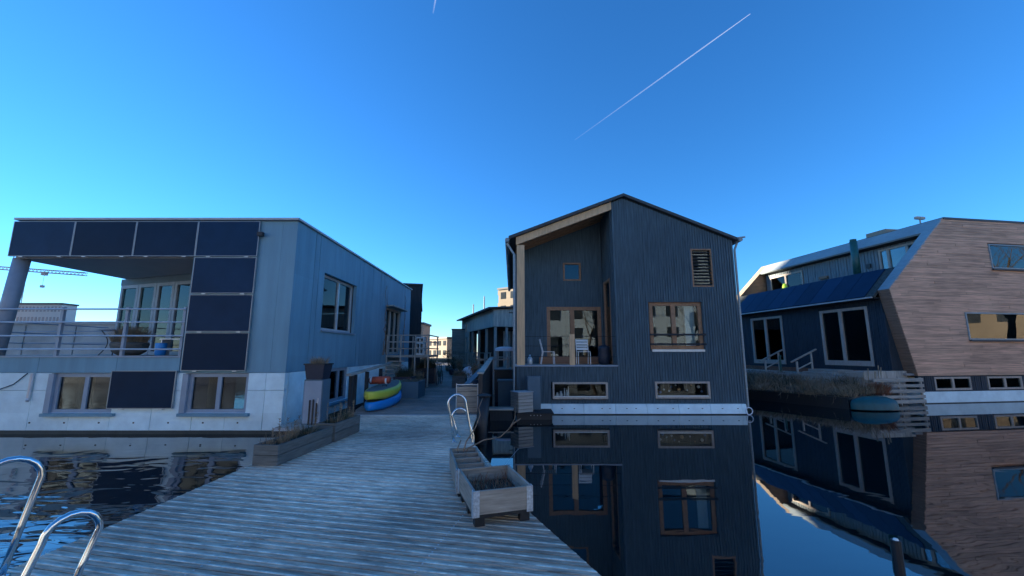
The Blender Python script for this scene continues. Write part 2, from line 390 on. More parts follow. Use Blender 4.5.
WP = [(-4.1, 10.45), (-0.86, 10.45), (-1.0, 14.5), (-3.4, 25), (-9.4, 62), (-12.4, 62), (-6.0, 24), (-5.0, 16)]
s = 10.455; rest = MB()
while s < 61:
    m = plank_mesh(WP, s, s + 0.132, (0, 1), DZ - 0.035, DZ + random.uniform(-.002, .002), (-3, 16), strip=s < 19)
    if m:
        if s < 18: m.build('plank', ['walk_board', 'weathered_flat'], walk)
        else: rest.v, rest.f, rest.m = rest.v + m.v, rest.f + [[i + len(rest.v) for i in f] for f in m.f], rest.m + [0] * len(m.f)
    s += 0.14
stuff(rest.build('far_planks', 'walk_board', walk))
MB().prism([(x * 0.995 + 3 - 0.015, y - 16, -0.15) for x, y in WP], (0, 0, 0.55)).build('float', 'black_plastic', walk)

# ------------------------------------------------------------------ left houseboat
LY = 10.44
lh = thing('houseboat', 'grey blue flat roofed houseboat with solar panels round its balcony', 'house', (-9.5, 16, 0))
OX, OY = -9.5, 16.0
def LF(a, n, z): return (a - OX, LY - n - OY, z)          # front, a = world x
def LS(a, n, z): return (-5.72 + n - OX, a - OY, z)       # right side wall, a = world y
def LB(*b): return (b[0] - OX, b[1] - OX, b[2] - OY, b[3] - OY, b[4], b[5])
W1 = (-11.62, -9.98, 0.50, 1.47); W2 = (-8.24, -6.64, 0.50, 1.47)
xs = [-17.2, -16.1, -15.1, -14.08, -13.06, -12.03, -11.02, -10.0, -8.98, -7.96, -7.14, -6.2, -5.72]
for x0, x1 in zip(xs, xs[1:]):
    for z0, z1 in ((0.085, 1.05), (1.05, 1.478)):
        for r in rects(x0 + 0.006, x1 - 0.006, z0 + (0.005 if z0 > .5 else 0), z1 - 0.004, [W1, W2]):
            MB().mbox(LF, r[0], r[1], -0.16, random.uniform(-.004, .003), r[2], r[3]).build('concrete_panel', 'concrete', lh)
m = MB()
for r in rects(-17.2, -5.76, 0.0, 1.476, [W1, W2]): m.mbox(LF, r[0], r[1], -0.30, -0.17, r[2], r[3])
m.build('hull', 'concrete_tide', lh)
MB().mbox(LF, -17.25, -5.70, -0.14, 0.03, -0.12, 0.08).build('rubbing_strake', 'concrete_tide', lh)
SW = (12.98, 14.42, 0.42, 1.476)
ys = [10.62, 11.6, 12.62, 13.64, 14.66, 15.68, 16.7, 17.72, 18.74, 19.76, 20.78, 21.8, 22.7]
for y0, y1 in zip(ys, ys[1:]):
    for r in rects(y0 + 0.006, y1 - 0.006, 0.085, 1.474, [SW]):
        MB().mbox(LS, r[0], r[1], -0.16, random.uniform(-.004, .003), r[2], r[3]).build('concrete_panel', 'concrete', lh)
m = MB()
for r in rects(10.6, 22.7, 0.0, 1.472, [SW]): m.mbox(LS, r[0], r[1], -0.30, -0.17, r[2], r[3])
m.build('hull_side', 'concrete_tide', lh)
MB().mbox(LS, 10.6, 22.72, -0.13, 0.025, -0.12, 0.078).build('rubbing_strake', 'concrete_tide', lh)
# base windows with deep painted frames
for wv in (W1, W2):
    window(lh, LF, wv[0] + 0.09, wv[1], wv[2], wv[3] - 0.01, 'grey_blue_trim', 0.085, -0.14, -0.05, (0.5,), 'dark_glass', ('grey_blue_panel', 0.12, 0.075, 0.10))
    MB().mbox(LF, wv[0] - 0.05, wv[0] + 0.085, -0.13, 0.02, wv[2], wv[3] - 0.012).build('reveal', 'grey_blue_trim', lh)
    part('curtain', 'curtain', lh, LB(wv[0] + .35, wv[0] + .75, LY + .35, LY + .38, .5, 1.45))
window(lh, LS, SW[0], SW[1], SW[2], SW[3], 'grey_blue_trim', 0.09, -0.16, -0.05, (0.55,), 'dark_glass', ('grey_blue_panel', 0.1, 0.07, 0.12))
# upper walls
BAL_Z = 1.90
for x0, x1 in ((-17.2, -14.9), (-14.9, -12.0), (-12.0, -10.02), (-10.02, -8.42)):
    MB().mbox(LF, x0 + 0.005, x1 - 0.005, -0.08, 0.0, 1.482, 1.86).build('fascia_panel', 'grey_blue_panel', lh)
MB().mbox(LF, -17.2, -8.41, -0.10, 0.025, 1.865, 1.905).build('deck_edge', 'grey_blue_trim', lh)
part('balcony_floor', 'weathered_flat', lh, LB(-17.2, -8.45, LY + 0.10, 17, 1.70, 1.895))
for x0, x1 in ((-8.40, -6.72), (-6.715, -6.12), (-6.115, -5.725)):
    MB().mbox(LF, x0, x1, -0.10, 0.0, 1.482, 5.46).build('wall_panel', 'grey_blue_panel', lh)
for x0 in (-13.22, -11.58, -9.99):
    MB().mbox(LF, x0, x0 + 1.585, -0.12, 0.0, 4.55, 5.44).build('wall_panel', 'grey_blue_panel', lh)
UW = (12.16, 14.76, 2.66, 4.40)
DR = (18.43, 20.8, 1.9, 4.04)
js = [10.46, 11.50, 11.78, 15.0, 15.34, 16.42, 17.5, 17.85, 21.1, 21.45, 22.7]
for y0, y1 in zip(js, js[1:]):
    for r in rects(y0 + 0.012, y1 - 0.012, 1.48, 5.46, [UW, DR]):
        MB().mbox(LS, r[0], r[1], -0.12, random.uniform(-.006, .0), r[2], r[3]).build('wall_panel', 'grey_blue_panel', lh)
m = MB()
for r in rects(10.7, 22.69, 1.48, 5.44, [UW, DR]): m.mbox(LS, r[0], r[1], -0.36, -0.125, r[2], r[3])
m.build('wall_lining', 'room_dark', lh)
uw = window(lh, LS, UW[0], UW[1], UW[2], UW[3], 'pale_metal', 0.08, -0.26, -0.16, (0.56,), 'dark_glass', ('grey_blue_trim', 0.02, 0.05, 0.05))
MB().mbox(LS, UW[0] + .09, UW[0] + 1.38, -0.30, -0.27, UW[3] - .42, UW[3] - .08).build('roller_blind', 'curtain', uw)
MB().mbox(LS, UW[0] + 1.6, UW[1] - .09, -0.30, -0.27, UW[3] - .62, UW[3] - .08).build('roller_blind', 'curtain', uw)
dr = window(lh, LS, DR[0], DR[1], DR[2], DR[3], 'weathered', 0.1, -0.2, -0.05, (0.33, 0.66), 'dark_glass', name='door')
MB().mbox(LS, DR[0] - .1, DR[1] + .1, 0.003, 0.35, DR[3] + .02, DR[3] + .08).build('canopy', 'weathered_flat', dr)
# roof
part('roof', 'roof_dark', lh, LB(-13.2, -5.9, LY + .14, 22.5, 5.30, 5.47))
m = MB(); m.box(*LB(-13.24, -5.66, LY - .09, LY + .16, 5.475, 5.53)); m.box(*LB(-5.86, -5.66, LY + .162, 22.78, 5.475, 5.53)); m.build('roof_cap', 'alloy_cap', lh)
part('soffit', 'soffit_grey', lh, LB(-13.26, -8.42, LY + .125, 17.5, 4.47, 4.53))
part('roof_side', 'grey_blue_panel', lh, LB(-13.22, -13.14, LY + .125, 17.6, 4.54, 5.29))
MB().tube([(-13.42 - OX, 10.66 - OY, 1.9), (-13.2 - OX, 10.66 - OY, 4.47)], 0.17, 14).build('column', 'grey_blue_trim', lh, True)
# solar panels
solar = [(-13.235 + 1.637 * i, 4.485, 5.435) for i in range(4)] + [(-8.325, 3.50, 4.45), (-8.325, 2.515, 3.465), (-8.325, 1.535, 2.485), (-10.05, 0.615, 1.535)]
for x0, z0, z1 in solar:
    pn = MB().mbox(LF, x0 + .02, x0 + 1.61, 0.03, 0.072, z0 + .015, z1 - .015).build('solar_panel', 'solar_cell', lh)
    fm = MB()
    fm.mbox(LF, x0, x0 + 1.63, 0.028, 0.078, z0, z0 + .014); fm.mbox(LF, x0, x0 + 1.63, 0.028, 0.078, z1 - .014, z1)
    fm.mbox(LF, x0, x0 + .018, 0.028, 0.078, z0 + .014, z1 - .014); fm.mbox(LF, x0 + 1.612, x0 + 1.63, 0.028, 0.078, z0 + .014, z1 - .014)
    fm.build('frame', 'solar_frame', pn)
    for cx in (x0 + .3, x0 + 1.3): MB().mbox(LF, cx, cx + .1, 0.005, 0.085, z0 - .022, z0 - .002).build('clamp', 'pale_metal', pn)
# balcony railing
rail = MB()
for z in (3.10, 2.76, 2.41, 2.07): rail.tube([(-17.2 - OX, LY + .02 - OY, z), (-8.44 - OX, LY + .02 - OY, z)], 0.022, 8)
ra = rail.build('balcony_railing', 'pale_metal', lh)
for x in (-15.6, -13.5, -11.68, -10.0, -8.5):
    MB().box(*LB(x - .035, x + .035, LY + .045, LY + .115, 1.905, 3.16)).build('railing_post', 'grey_blue_trim', ra)
m = MB()
for z in (3.0, 2.65, 2.3): m.tube([(-16.9 - OX, LY + .05 - OY, z), (-16.9 - OX, 17 - OY, z)], 0.02, 6)
for z in (3.02, 2.70, 2.30): m.tube([(-17 - OX, 14.2 - OY, z), (-13.3 - OX, 13.9 - OY, z)], 0.02, 6)
m.build('side_railing', 'grey_blue_trim', ra)
# glazed wall at the back of the balcony
A = Vector((-13.45, 13.78)); B = Vector((-8.0, 11.95)); dv = (B - A).normalized(); nv = Vector((dv.y, -dv.x))
def LG(a, n, z): p = A + dv * a + nv * n; return (p.x - OX, p.y - OY, z)
gx = [0.0, 0.95, 1.85, 2.72, 3.55, 4.4, 5.3]
for i, (g0, g1) in enumerate(zip(gx, gx[1:])):
    window(lh, LG, g0 + .01, g1 - .01, 1.91, 4.25, 'grey_blue_trim', 0.11, -0.08, 0.02, (), 'cyan_glass' if i < 2 else 'pane_glass', name='sliding_door')
MB().mbox(LG, 0, 5.3, -0.06, 0.03, 4.255, 4.465).build('lintel', 'grey_cabinet', lh)
def LL(a, n, z): return (-13.2 - n - OX, a - OY, z)
for y0, y1 in ((13.85, 15.3), (15.32, 16.8)):
    window(lh, LL, y0, y1, 1.91, 4.4, 'grey_blue_trim', 0.1, -0.08, 0.02, (), 'cyan_glass', name='side_window')
part('room_wall', 'room_wall', lh, LB(-13.2, -8.5, 17.0, 17.1, 1.9, 4.46), LB(-10.3, -10.2, 14.5, 16.9, 1.92, 4.45))
bk = MB()
for z in (2.3, 2.7, 3.1, 3.5): bk.box(*LB(-10.6, -9.0, 13.4, 13.7, z, z + .03))
bk.box(*LB(-10.62, -10.6, 13.4, 13.7, 1.92, 4.0)); bk.build('book_shelf', 'curtain', lh)
part('back_wall', 'grey_blue_panel', lh, LB(-13.2, -5.74, 22.6, 22.7, 0.0, 5.29))
part('left_wall', 'grey_blue_panel', lh, LB(-17.2, -17.1, LY + .3, 22.5, 0.0, 1.69), LB(-13.2, -13.1, 17.11, 22.59, 1.9, 5.29))
part('floor', 'room_wall', lh, LB(-13.1, -6.1, 17.11, 22.5, 1.6, 1.72))
# small fittings
m = MB(); m.mbox(LF, -6.66, -6.62, 0.0, 0.10, 5.06, 5.12); m.mbox(LF, -6.70, -6.56, 0.06, 0.16, 5.02, 5.12); m.build('wall_lamp', 'black_plastic', lh)
m = MB(); m.tube([LF(-12.05, 0.05, 1.47), LF(-12.05, 0.05, 0.86)], 0.04, 8); m.tube([LF(-12.05, 0.05, 0.86), LF(-12.0, 0.10, 0.8)], 0.035, 8); m.build('drain_pipe', 'pale_metal', lh)
m = MB(); m.tube([LF(-13.4, 0.02, 1.02), LF(-12.9, 0.03, 1.05), LF(-12.5, 0.03, 1.2), LF(-12.2, 0.03, 1.47)], 0.011, 6); m.build('cable', 'black_plastic', lh)
m = MB()
for k in range(7):
    x = -11.98 + k * .86; m.mbox(LF, x, x + .035, 0.0, 0.012, 0.25, 0.285)
stuff(m.build('hull_bolts', 'concrete_tide', lh))
# things on the balcony
pot = thing('plant_pot', 'round dark pot with a bushy dry plant on the balcony', 'plant pot', (-10.65, 11.4, 1.905))
MB().lathe([(0.22, 0), (0.36, .1), (0.42, .3), (0.40, .36), (0.36, .34)], (0, 0, 0), 18).build('pot', 'planter_wood', pot, True)
m = MB()
for k in range(900):
    a = random.uniform(0, 6.28); r = random.uniform(0, .36)
    m.blade((r * math.cos(a), r * math.sin(a), .3), (math.cos(a), math.sin(a), 0), random.uniform(.2, .6), .008, random.uniform(0, .3))
m.build('plant', 'dry_plant', pot)
bt = thing('bistro_table', 'thin round-legged metal table standing on the balcony beside the pot', 'table', (-11.3, 11.6, 1.905))
MB().lathe([(0.38, .70), (0.38, .725)], (0, 0, 0), 20).build('tabletop', 'grey_blue_trim', bt)
for sx in (-1, 1):
    pts = [(sx * (.40 - .22 * math.sin(math.pi * i / 8)), 0, 0.7 * i / 8) for i in range(9)]
    MB().tube(pts, .012, 6).build('leg', 'black_plastic', bt)
MB().tube([(0, 0, 0), (0, 0, .7)], .014, 6).build('leg', 'black_plastic', bt)
bn = thing('garden_bench', 'slim metal bench on the balcony beside the solar panel column', 'bench', (-8.95, 11.0, 1.905))
part('seat', 'pale_metal', bn, (-.42, .42, -.15, .15, .42, .45))
for x in (-.38, .36): part('leg', 'pale_metal', bn, (x, x + .025, -.14, .14, 0, .418))
tag(MB().lathe([(.1, 0), (.12, .05), (.13, .32), (.125, .33)], (0, 0, 0), 14).build('bucket', 'blue_plastic', None, True), 'small blue plastic bucket on the balcony floor', 'bucket').location = (-9.35, 10.9, 1.905)

# landing with railing and stairs along the left houseboat's side door
ld = thing('landing', 'raised grey timber landing with railing at the side door', 'landing', (-4.75, 20.2, 0))
part('deck', 'weathered_flat', ld, (-.95, 1.0, -1.6, .7, 1.76, 1.86))
for x in (-.93, -.3, .35, .95):
    for y in (-1.58, .65): part('post', 'weathered', ld, (x - .03, x + .03, y - .03, y + .03, 0.3 if x > .2 else .45, 2.78))
for z in (2.76, 2.46, 2.16):
    part('rail', 'weathered_flat', ld, (-.96, 1.0, -1.64, -1.612, z - .03, z + .02), (.985, 1.012, -1.60, .7, z - .03, z + .02))
for k in range(7): part('step', 'weathered_flat', ld, (-.9 + .02 * k, -.1, -3.0 + .2 * k, -2.78 + .2 * k, .55 + .17 * k, .59 + .17 * k))
cb = thing('lattice_cabinet', 'white cabinet with square openings standing on the side landing', 'cabinet', (-4.35, 19.4, 1.865))
m = MB()
for r in rects(-.2, .2, 0, .85, [(-.14, -.02, .08, .26), (.03, .15, .08, .26), (-.14, -.02, .34, .52), (.03, .15, .34, .52), (-.14, -.02, .6, .78), (.03, .15, .6, .78)]): m.box(r[0], r[1], -.15, .15, r[2], r[3])
m.build('case', 'white_paint', cb); part('back', 'room_dark', cb, (-.2, .2, .153, .17, 0, .85))
for nm_, y0, n_ in (('left of', 18.1, 3), ('right of', 21.05, 2)):
    cl = thing('climbing_plant', 'bare climbing stems ' + nm_ + ' the side door of the grey blue houseboat', 'plant', (-5.62, y0, 1.87))
    for k in range(n_):
        yy = random.uniform(-.2, .2); m = MB()
        m.tube([(random.uniform(-.02, .06), yy + random.uniform(-.12, .12), i * .28) for i in range(12)], [.018 * (1 - i / 14) for i in range(12)], 5); m.build('stem', 'twig', cl)

# dark tall house behind
db = thing('dark_house', 'tall plain black clad house behind the grey blue houseboat', 'house', (-6.86, 25.3, 0), R(13))
m = board_wall(lambda a, n, z: (a, -n, z), -3.2, 1.12, lambda a: .2, lambda a: 6.2, [], .25); stuff(m.build('front_cladding', 'black_board', db))
m = board_wall(lambda a, n, z: (1.14 + n, a, z), .1, 8.0, lambda a: .2, lambda a: 6.2, [], .25); stuff(m.build('side_cladding', 'black_board', db))
part('roof', 'roof_dark', db, (-3.3, 1.2, -.1, 8.1, 6.21, 6.3)); part('hull', 'concrete_tide', db, (-3.1, 1.03, .12, 7.95, 0, 6.18))
dh = thing('hidden_sun_block', 'unseen dark block added behind the tall black house to shade the barn', 'house', (-11.2, 40.5, 0), R(12))  # added out-of-sight volume that keeps the sun off the barn and far walkway
part('wall', 'black_board', dh, (-2.5, 2.0, -6, 9, .4, 6.9)); part('roof', 'roof_dark', dh, (-2.6, 2.1, -6.1, 9.1, 6.901, 7.0)); part('hull', 'concrete_tide', dh, (-2.6, 2.1, -6.1, 9.1, -.1, .399))

# ------------------------------------------------------------------ the dark blue timber house
BY = 13.706
bh = thing('timber_house', 'dark blue board clad floating house with gable roof and recessed porch', 'house', (3.85, 19, 0))
QX, QY = 3.85, 19.0
def BF(a, n, z): return (a - QX, BY - n - QY, z)
def BB(*b): return (b[0] - QX, b[1] - QX, b[2] - QY, b[3] - QY, b[4], b[5])
APX, APZ = 3.92, 7.42; XL, XR = 0.10, 7.68; ZL, ZR = 5.95, 5.86
def roofz(x): return ZL + (APZ - ZL) * (x - XL) / (APX - XL) if x < APX else APZ + (ZR - APZ) * (x - APX) / (XR - APX)
BW = (4.67, 6.45, 2.03, 3.68); LV = (6.19, 6.92, 4.2, 5.54); L1 = (1.33, 3.14, .45, 1.02); L2 = (4.70, 6.49, .47, 1.04)
PFZ = 1.57; PX = 3.50; PBY = 15.4; BACK = 25.0
m = board_wall(BF, PX, XR, lambda a: .335, lambda a: roofz(a) - .02, [BW, LV, L2]); stuff(m.build('front_boards', 'black_blue_board', bh))
m = board_wall(BF, XL + .05, PX - .004, lambda a: .335, lambda a: PFZ - .05, [L1]); stuff(m.build('lower_boards', 'black_blue_board', bh))
part('porch_edge', 'grey_blue_trim', bh, BB(XL, PX + .02, BY - .06, BY + .08, PFZ - .045, PFZ))
part('porch_floor', 'weathered_flat', bh, BB(XL, PX - .005, BY + .085, PBY + .05, PFZ - .12, PFZ - .005))
DO = (1.32, 3.38, 1.60, 3.70); SQ = (1.98, 2.66, 4.71, 5.42)
def BP(a, n, z): return (a - QX, PBY - n - QY, z)
m = board_wall(BP, .30, PX - .03, lambda a: PFZ, lambda a: roofz(a) - .02, [DO, SQ]); stuff(m.build('porch_back_boards', 'black_blue_board', bh))
ID = (14.15, 15.15, 1.6, 4.6)
def BI(a, n, z): return (PX - n - QX, a - QY, z)
m = board_wall(BI, BY + .12, PBY - .02, lambda a: PFZ, lambda a: roofz(PX) - .02, [ID]); stuff(m.build('porch_side_boards', 'black_blue_board', bh))
window(bh, BI, ID[0], ID[1], ID[2], ID[3], 'oak_frame', .09, -.08, .04, (), 'dark_glass', name='porch_door')
m = board_wall(lambda a, n, z: (XL - n - QX, a - QY, z), PBY + .1, BACK, lambda a: .335, lambda a: ZL - .1, [], .25); stuff(m.build('left_boards', 'black_blue_board', bh))
m = board_wall(lambda a, n, z: (XR + n - QX, a - QY, z), BY + .1, BACK, lambda a: .335, lambda a: ZR - .1, [], .25); stuff(m.build('right_boards', 'black_blue_board', bh))
m = board_wall(lambda a, n, z: (a - QX, BACK + n - QY, z), XL + .1, XR - .1, lambda a: .335, lambda a: roofz(a) - .1, [], .3); stuff(m.build('back_boards', 'black_blue_board', bh))
part('corner_trim', 'black_board', bh, BB(XL - .02, XL + .048, BY - .03, BY + .1, .335, PFZ - .05))
# roof slabs with dark metal edge
RY0, RY1 = BY - .16, BACK + .15
def slab(xa, za, xb, zb, t, y0, y1): return [(xa - QX, y0 - QY, za), (xb - QX, y0 - QY, zb), (xb - QX, y0 - QY, zb + t), (xa - QX, y0 - QY, za + t)], (0, y1 - y0, 0)
m = MB(); sL = (APZ - ZL) / (APX - XL); sR = (ZR - APZ) / (XR - APX)
m.prism(*slab(XL - .22, ZL - .22 * sL, APX, APZ, .10, RY0, RY1)); m.prism(*slab(APX + .001, APZ, XR + .13, ZR + .13 * sR, .10, RY0, RY1)); rf = m.build('roof', 'roof_dark', bh)
m = MB(); m.tube([(XR + .20 - QX, RY0 - .03 - QY, ZR - .02), (XR + .20 - QX, RY1 - QY, ZR - .02)], .075, 10)
m.bar((XR + .1 - QX, RY0 - .02 - QY, ZR + .03), (XR + .36 - QX, RY0 - .02 - QY, ZR + .06), .04, .05); m.build('gutter', 'zinc', rf)
MB().tube([(XL - .27 - QX, RY0 - QY, ZL - .12), (XL - .27 - QX, RY1 - QY, ZL - .12)], .075, 10).build('gutter', 'zinc', rf)
MB().tube([(XR + .20 - QX, BY + .05 - QY, ZR - .08), (XR + .07 - QX, BY + .02 - QY, ZR - .35), (XR + .06 - QX, BY + .02 - QY, .2)], .038, 8).build('downpipe', 'zinc', rf)
MB().tube([(XL - .27 - QX, BY + .05 - QY, ZL - .2), (XL - .02 - QX, BY + .0 - QY, ZL - .62), (XL - .03 - QX, BY - .0 - QY, .25)], .042, 8).build('downpipe', 'zinc', rf)
# porch timber: post, sloping beam, rafters, short post, wires
part('porch_post', 'oak_new', bh, BB(.17, .43, BY - .02, BY + .2, PFZ + .001, roofz(.17) - .30))
MB().prism([(.14 - QX, BY - .03 - QY, roofz(.14) - .015), (PX + .0 - QX, BY - .03 - QY, roofz(PX) - .015), (PX + .0 - QX, BY - .03 - QY, roofz(PX) - .29), (.14 - QX, BY - .03 - QY, roofz(.14) - .285)], (0, .12, 0)).build('porch_beam', 'oak_new', bh)
for y in (14.1, 14.5, 14.9, 15.25):
    MB().prism([(.14 - QX, y - QY, roofz(.14) - .02), (PX - .03 - QX, y - QY, roofz(PX - .03) - .02), (PX - .03 - QX, y - QY, roofz(PX - .03) - .2), (.14 - QX, y - QY, roofz(.14) - .2)], (0, .07, 0)).build('rafter', 'oak_frame', bh)
part('rail_post', 'oak_new', bh, BB(1.93, 2.10, BY + .0, BY + .12, PFZ + .001, PFZ + 1.02))
m = MB()
for z in (1.85, 2.20, 2.52): m.tube([(.43 - QX, BY + .06 - QY, z), (PX - QX, BY + .06 - QY, z)], .008, 6)
m.build('rail_wires', 'black_plastic', bh)
# windows
window(bh, BP, DO[0], DO[1], DO[2], DO[3], 'oak_frame', .13, -.10, .03, (.47,), 'pane_glass', name='porch_window')
window(bh, BP, SQ[0], SQ[1], SQ[2], SQ[3], 'oak_frame', .06, -.10, .03, (), 'pane_glass')
bw = window(bh, BF, BW[0], BW[1], BW[2] + .06, BW[3], 'oak_frame', .12, -.16, -.06, (.46,), 'pane_glass')
MB().mbox(BF, BW[0] + .01, BW[1] - .01, -.05, .05, BW[2] - .02, BW[2] + .055).build('sill', 'pale_metal', bw)
for z in (2.58, 2.26): MB().mbox(BF, BW[0] - .04, BW[1] + .06, .025, .055, z - .03, z + .03).build('guard_bar', 'black_board', bw)
part('curtain', 'curtain', bw, BB(5.98, 6.30, BY + .30, BY + .34, 2.1, 3.6))
part('partition', 'room_dark', bh, BB(3.6, 7.6, 16.6, 16.7, .4, 6.6), BB(.3, 3.5, 18.6, 18.7, .4, 6.2))
part('floor', 'room_wall', bh, BB(.25, 7.55, BY + 2.0, BACK - .1, 1.48, 1.565), BB(3.52, 7.55, BY + .1, BY + 1.999, 1.48, 1.565))
lv = MB()
for r in rects(LV[0], LV[1], LV[2], LV[3], [(LV[0] + .05, LV[1] - .05, LV[2] + .05, LV[3] - .05)]): lv.mbox(BF, r[0], r[1], -.08, .03, r[2], r[3])
lvo = lv.build('louvre_window', 'oak_frame', bh)
MB().mbox(BF, LV[0] + .05, LV[1] - .05, -.075, -.068, LV[2] + .05, LV[3] - .05).build('pane', 'pane_glass', lvo)
for k in range(11):
    z = LV[2] + .1 + k * .113
    MB().hexa([BF(LV[0] + .05, -.05, z), BF(LV[1] - .05, -.05, z), BF(LV[1] - .05, .02, z - .035), BF(LV[0] + .05, .02, z - .035), BF(LV[0] + .05, -.05, z + .018), BF(LV[1] - .05, -.05, z + .018), BF(LV[1] - .05, .02, z - .017), BF(LV[0] + .05, .02, z - .017)]).build('slat', 'black_board', lvo)
for L_ in (L1, L2):
    wn = window(bh, BF, L_[0], L_[1], L_[2] + .03, L_[3], 'window_wood', .06, -.03, .10, (), 'display_glass')
    MB().mbox(BF, L_[0] + .06, L_[1] - .06, .022, .085, L_[2] + .092, L_[2] + .125).build('sill', 'pale_metal', wn)
# concrete hull panels
xs = [1.30, 2.33, 3.36, 4.38, 5.41, 6.44, 7.46, 7.62]
m = MB(); m.box(*BB(.05, 7.55, BY + .0, BACK, -.1, .325)); m.build('hull', 'concrete_tide', bh)
for x0, x1 in zip([.1] + xs, xs):
    MB().hexa([BF(x0 + .006, 0, .03), BF(x1 - .006, 0, .03), BF(x1 - .006, .16, .03), BF(x0 + .006, .16, .03), BF(x0 + .006, 0, .328), BF(x1 - .006, 0, .328), BF(x1 - .006, .10, .328), BF(x0 + .006, .10, .328)]).build('concrete_panel', 'concrete', bh)
MB().mbox(BF, .1, 7.63, .0, .155, -.1, .026).build('rubbing_strake', 'concrete_tide', bh)
m = MB()
for x in (1.6, 2.0, 2.9, 3.15, 3.7, 4.0, 4.7, 5.2, 5.7, 6.15, 6.8, 7.3): m.mbox(BF, x, x + .045, .12, .139, .18, .2)
stuff(m.build('hull_bolts', 'concrete_tide', bh))
m = MB(); m.tube([(7.64 + .11 * math.cos(a) - QX, BY - .20 - QY, .12 + .11 * math.sin(a)) for a in [i * 6.283 / 20 for i in range(21)]], .016, 8)
tag(m.build('mooring_hose', 'white_cloth', None, True), 'white hose ring hanging at the corner of the dark blue house hull', 'hose').location = (QX, QY, 0)
# window displays
va = thing('vase', 'cluster of pale vases on the sill of the low left window', 'vases', (1.55, BY + .16, .515))
part('shelf', 'room_wall', bh, BB(1.35, 3.12, BY + .1, BY + .32, .47, .514), BB(4.72, 6.47, BY + .1, BY + .32, .49, .534))
for k, (x, h, r) in enumerate(((-.04, .16, .05), (.08, .2, .06), (.2, .3, .025), (.28, .24, .03), (.33, .34, .02))):
    MB().lathe([(r, 0), (r * 1.2, h * .4), (r * .6, h * .8), (r * .7, h)], (x, 0, 0), 10).build('vase', 'white_paint', va, True)
for k, (x, z, r, c, lb) in enumerate(((4.86, .83, .04, 'white', 'far left of the row'), (4.95, .67, .045, 'blue', 'lower left'), (5.08, .76, .03, 'white', 'left of the middle'), (5.25, .72, .03, 'white', 'just left of the copper one'), (5.33, .85, .025, 'blue', 'high up left of the copper one'), (5.58, .76, .055, 'gold', ''), (5.48, .9, .025, 'white', 'high up above the copper one'), (6.0, .9, .025, 'gold', ''), (6.24, .85, .05, 'white', 'far right, largest of the white'), (6.34, .7, .035, 'blue', 'far right'), (5.85, .74, .025, 'white', 'right of the copper one'))):
    o = MB().lathe([(.004 + r * math.sin(math.pi * i / 8), -r * math.cos(math.pi * i / 8)) for i in range(9)], (0, 0, 0), 12); o.tube([(0, 0, r), (0, 0, 1.02 - z)], .002, 4)
    nm = {'white': 'white', 'blue': 'blue', 'gold': 'copper'}[c]
    tag(o.build('bauble', 'bauble_' + c, None, True), ('large copper bauble hanging mid window' if r > .05 and c == 'gold' else 'tiny copper bauble hanging high at right') + ' in the low right window' if c == 'gold' else nm + ' bauble in the low right window, ' + lb, 'bauble', 'baubles in the low right window').location = (x, BY + .2, z)

# porch furniture
def chair(label, loc, rz):
    c = thing('garden_chair', label, 'chair', loc, rz, 'white porch chairs')
    st = MB()
    for k in range(6): st.box(-.21, .21, -.2 + k * .072, -.2 + k * .072 + .055, .43, .45)
    st.build('seat', 'white_paint', c)
    for sx in (-.21, .21):
        MB().tube([(sx, -.21, 0), (sx, -.19, .44), (sx, -.17, .44)], .014, 6).build('leg', 'white_paint', c)
        MB().tube([(sx, .26, 0), (sx, .19, .44), (sx, .30, .88)], .014, 6).build('leg', 'white_paint', c)
    b = MB()
    for k in range(4): b.mbox(lambda a, n, z: (a, .20 + (z - .44) * .25 - n, z), -.2, .2, -.01, .01, .5 + k * .1, .575 + k * .1)
    b.build('backrest', 'white_paint', c)
chair('white slatted garden chair on the porch facing right beside the timber post', (1.28, 14.55, PFZ + .0), R(90))
chair('white slatted garden chair on the porch right of the short wooden rail post', (2.52, 14.5, PFZ), R(0))
tag(MB().lathe([(.13, 0), (.2, .06), (.22, .3), (.2, .5), (.21, .52), (.19, .62), (.05, .68)], (0, 0, 0), 20).build('covered_barrel', 'navy_pot', None, True), 'dark blue rounded barrel standing in the right porch corner', 'barrel').location = (3.22, 14.35, PFZ)
gb = MB().lathe([(.07, 0), (.085, .03), (.085, .2), (.05, .26), (.03, .28), (.03, .34)], (0, 0, 0), 14)
tag(gb.build('milk_can', 'pale_metal', None, True), 'small pale metal can on the porch floor beside the timber post', 'can').location = (.62, 14.2, PFZ)
pb = thing('porch_planter', 'low brown wooden planter box along the porch window', 'planter', (2.1, 15.1, PFZ))
for z in (.02, .15): part('board', 'larch_brown', pb, (-1.1, 1.2, -.15, -.12, z, z + .12))
part('box', 'larch_brown', pb, (-1.1, 1.2, -.118, .12, .0, .25)); part('soil', 'soil', pb, (-1.07, 1.17, -.1, .1, .25, .26))

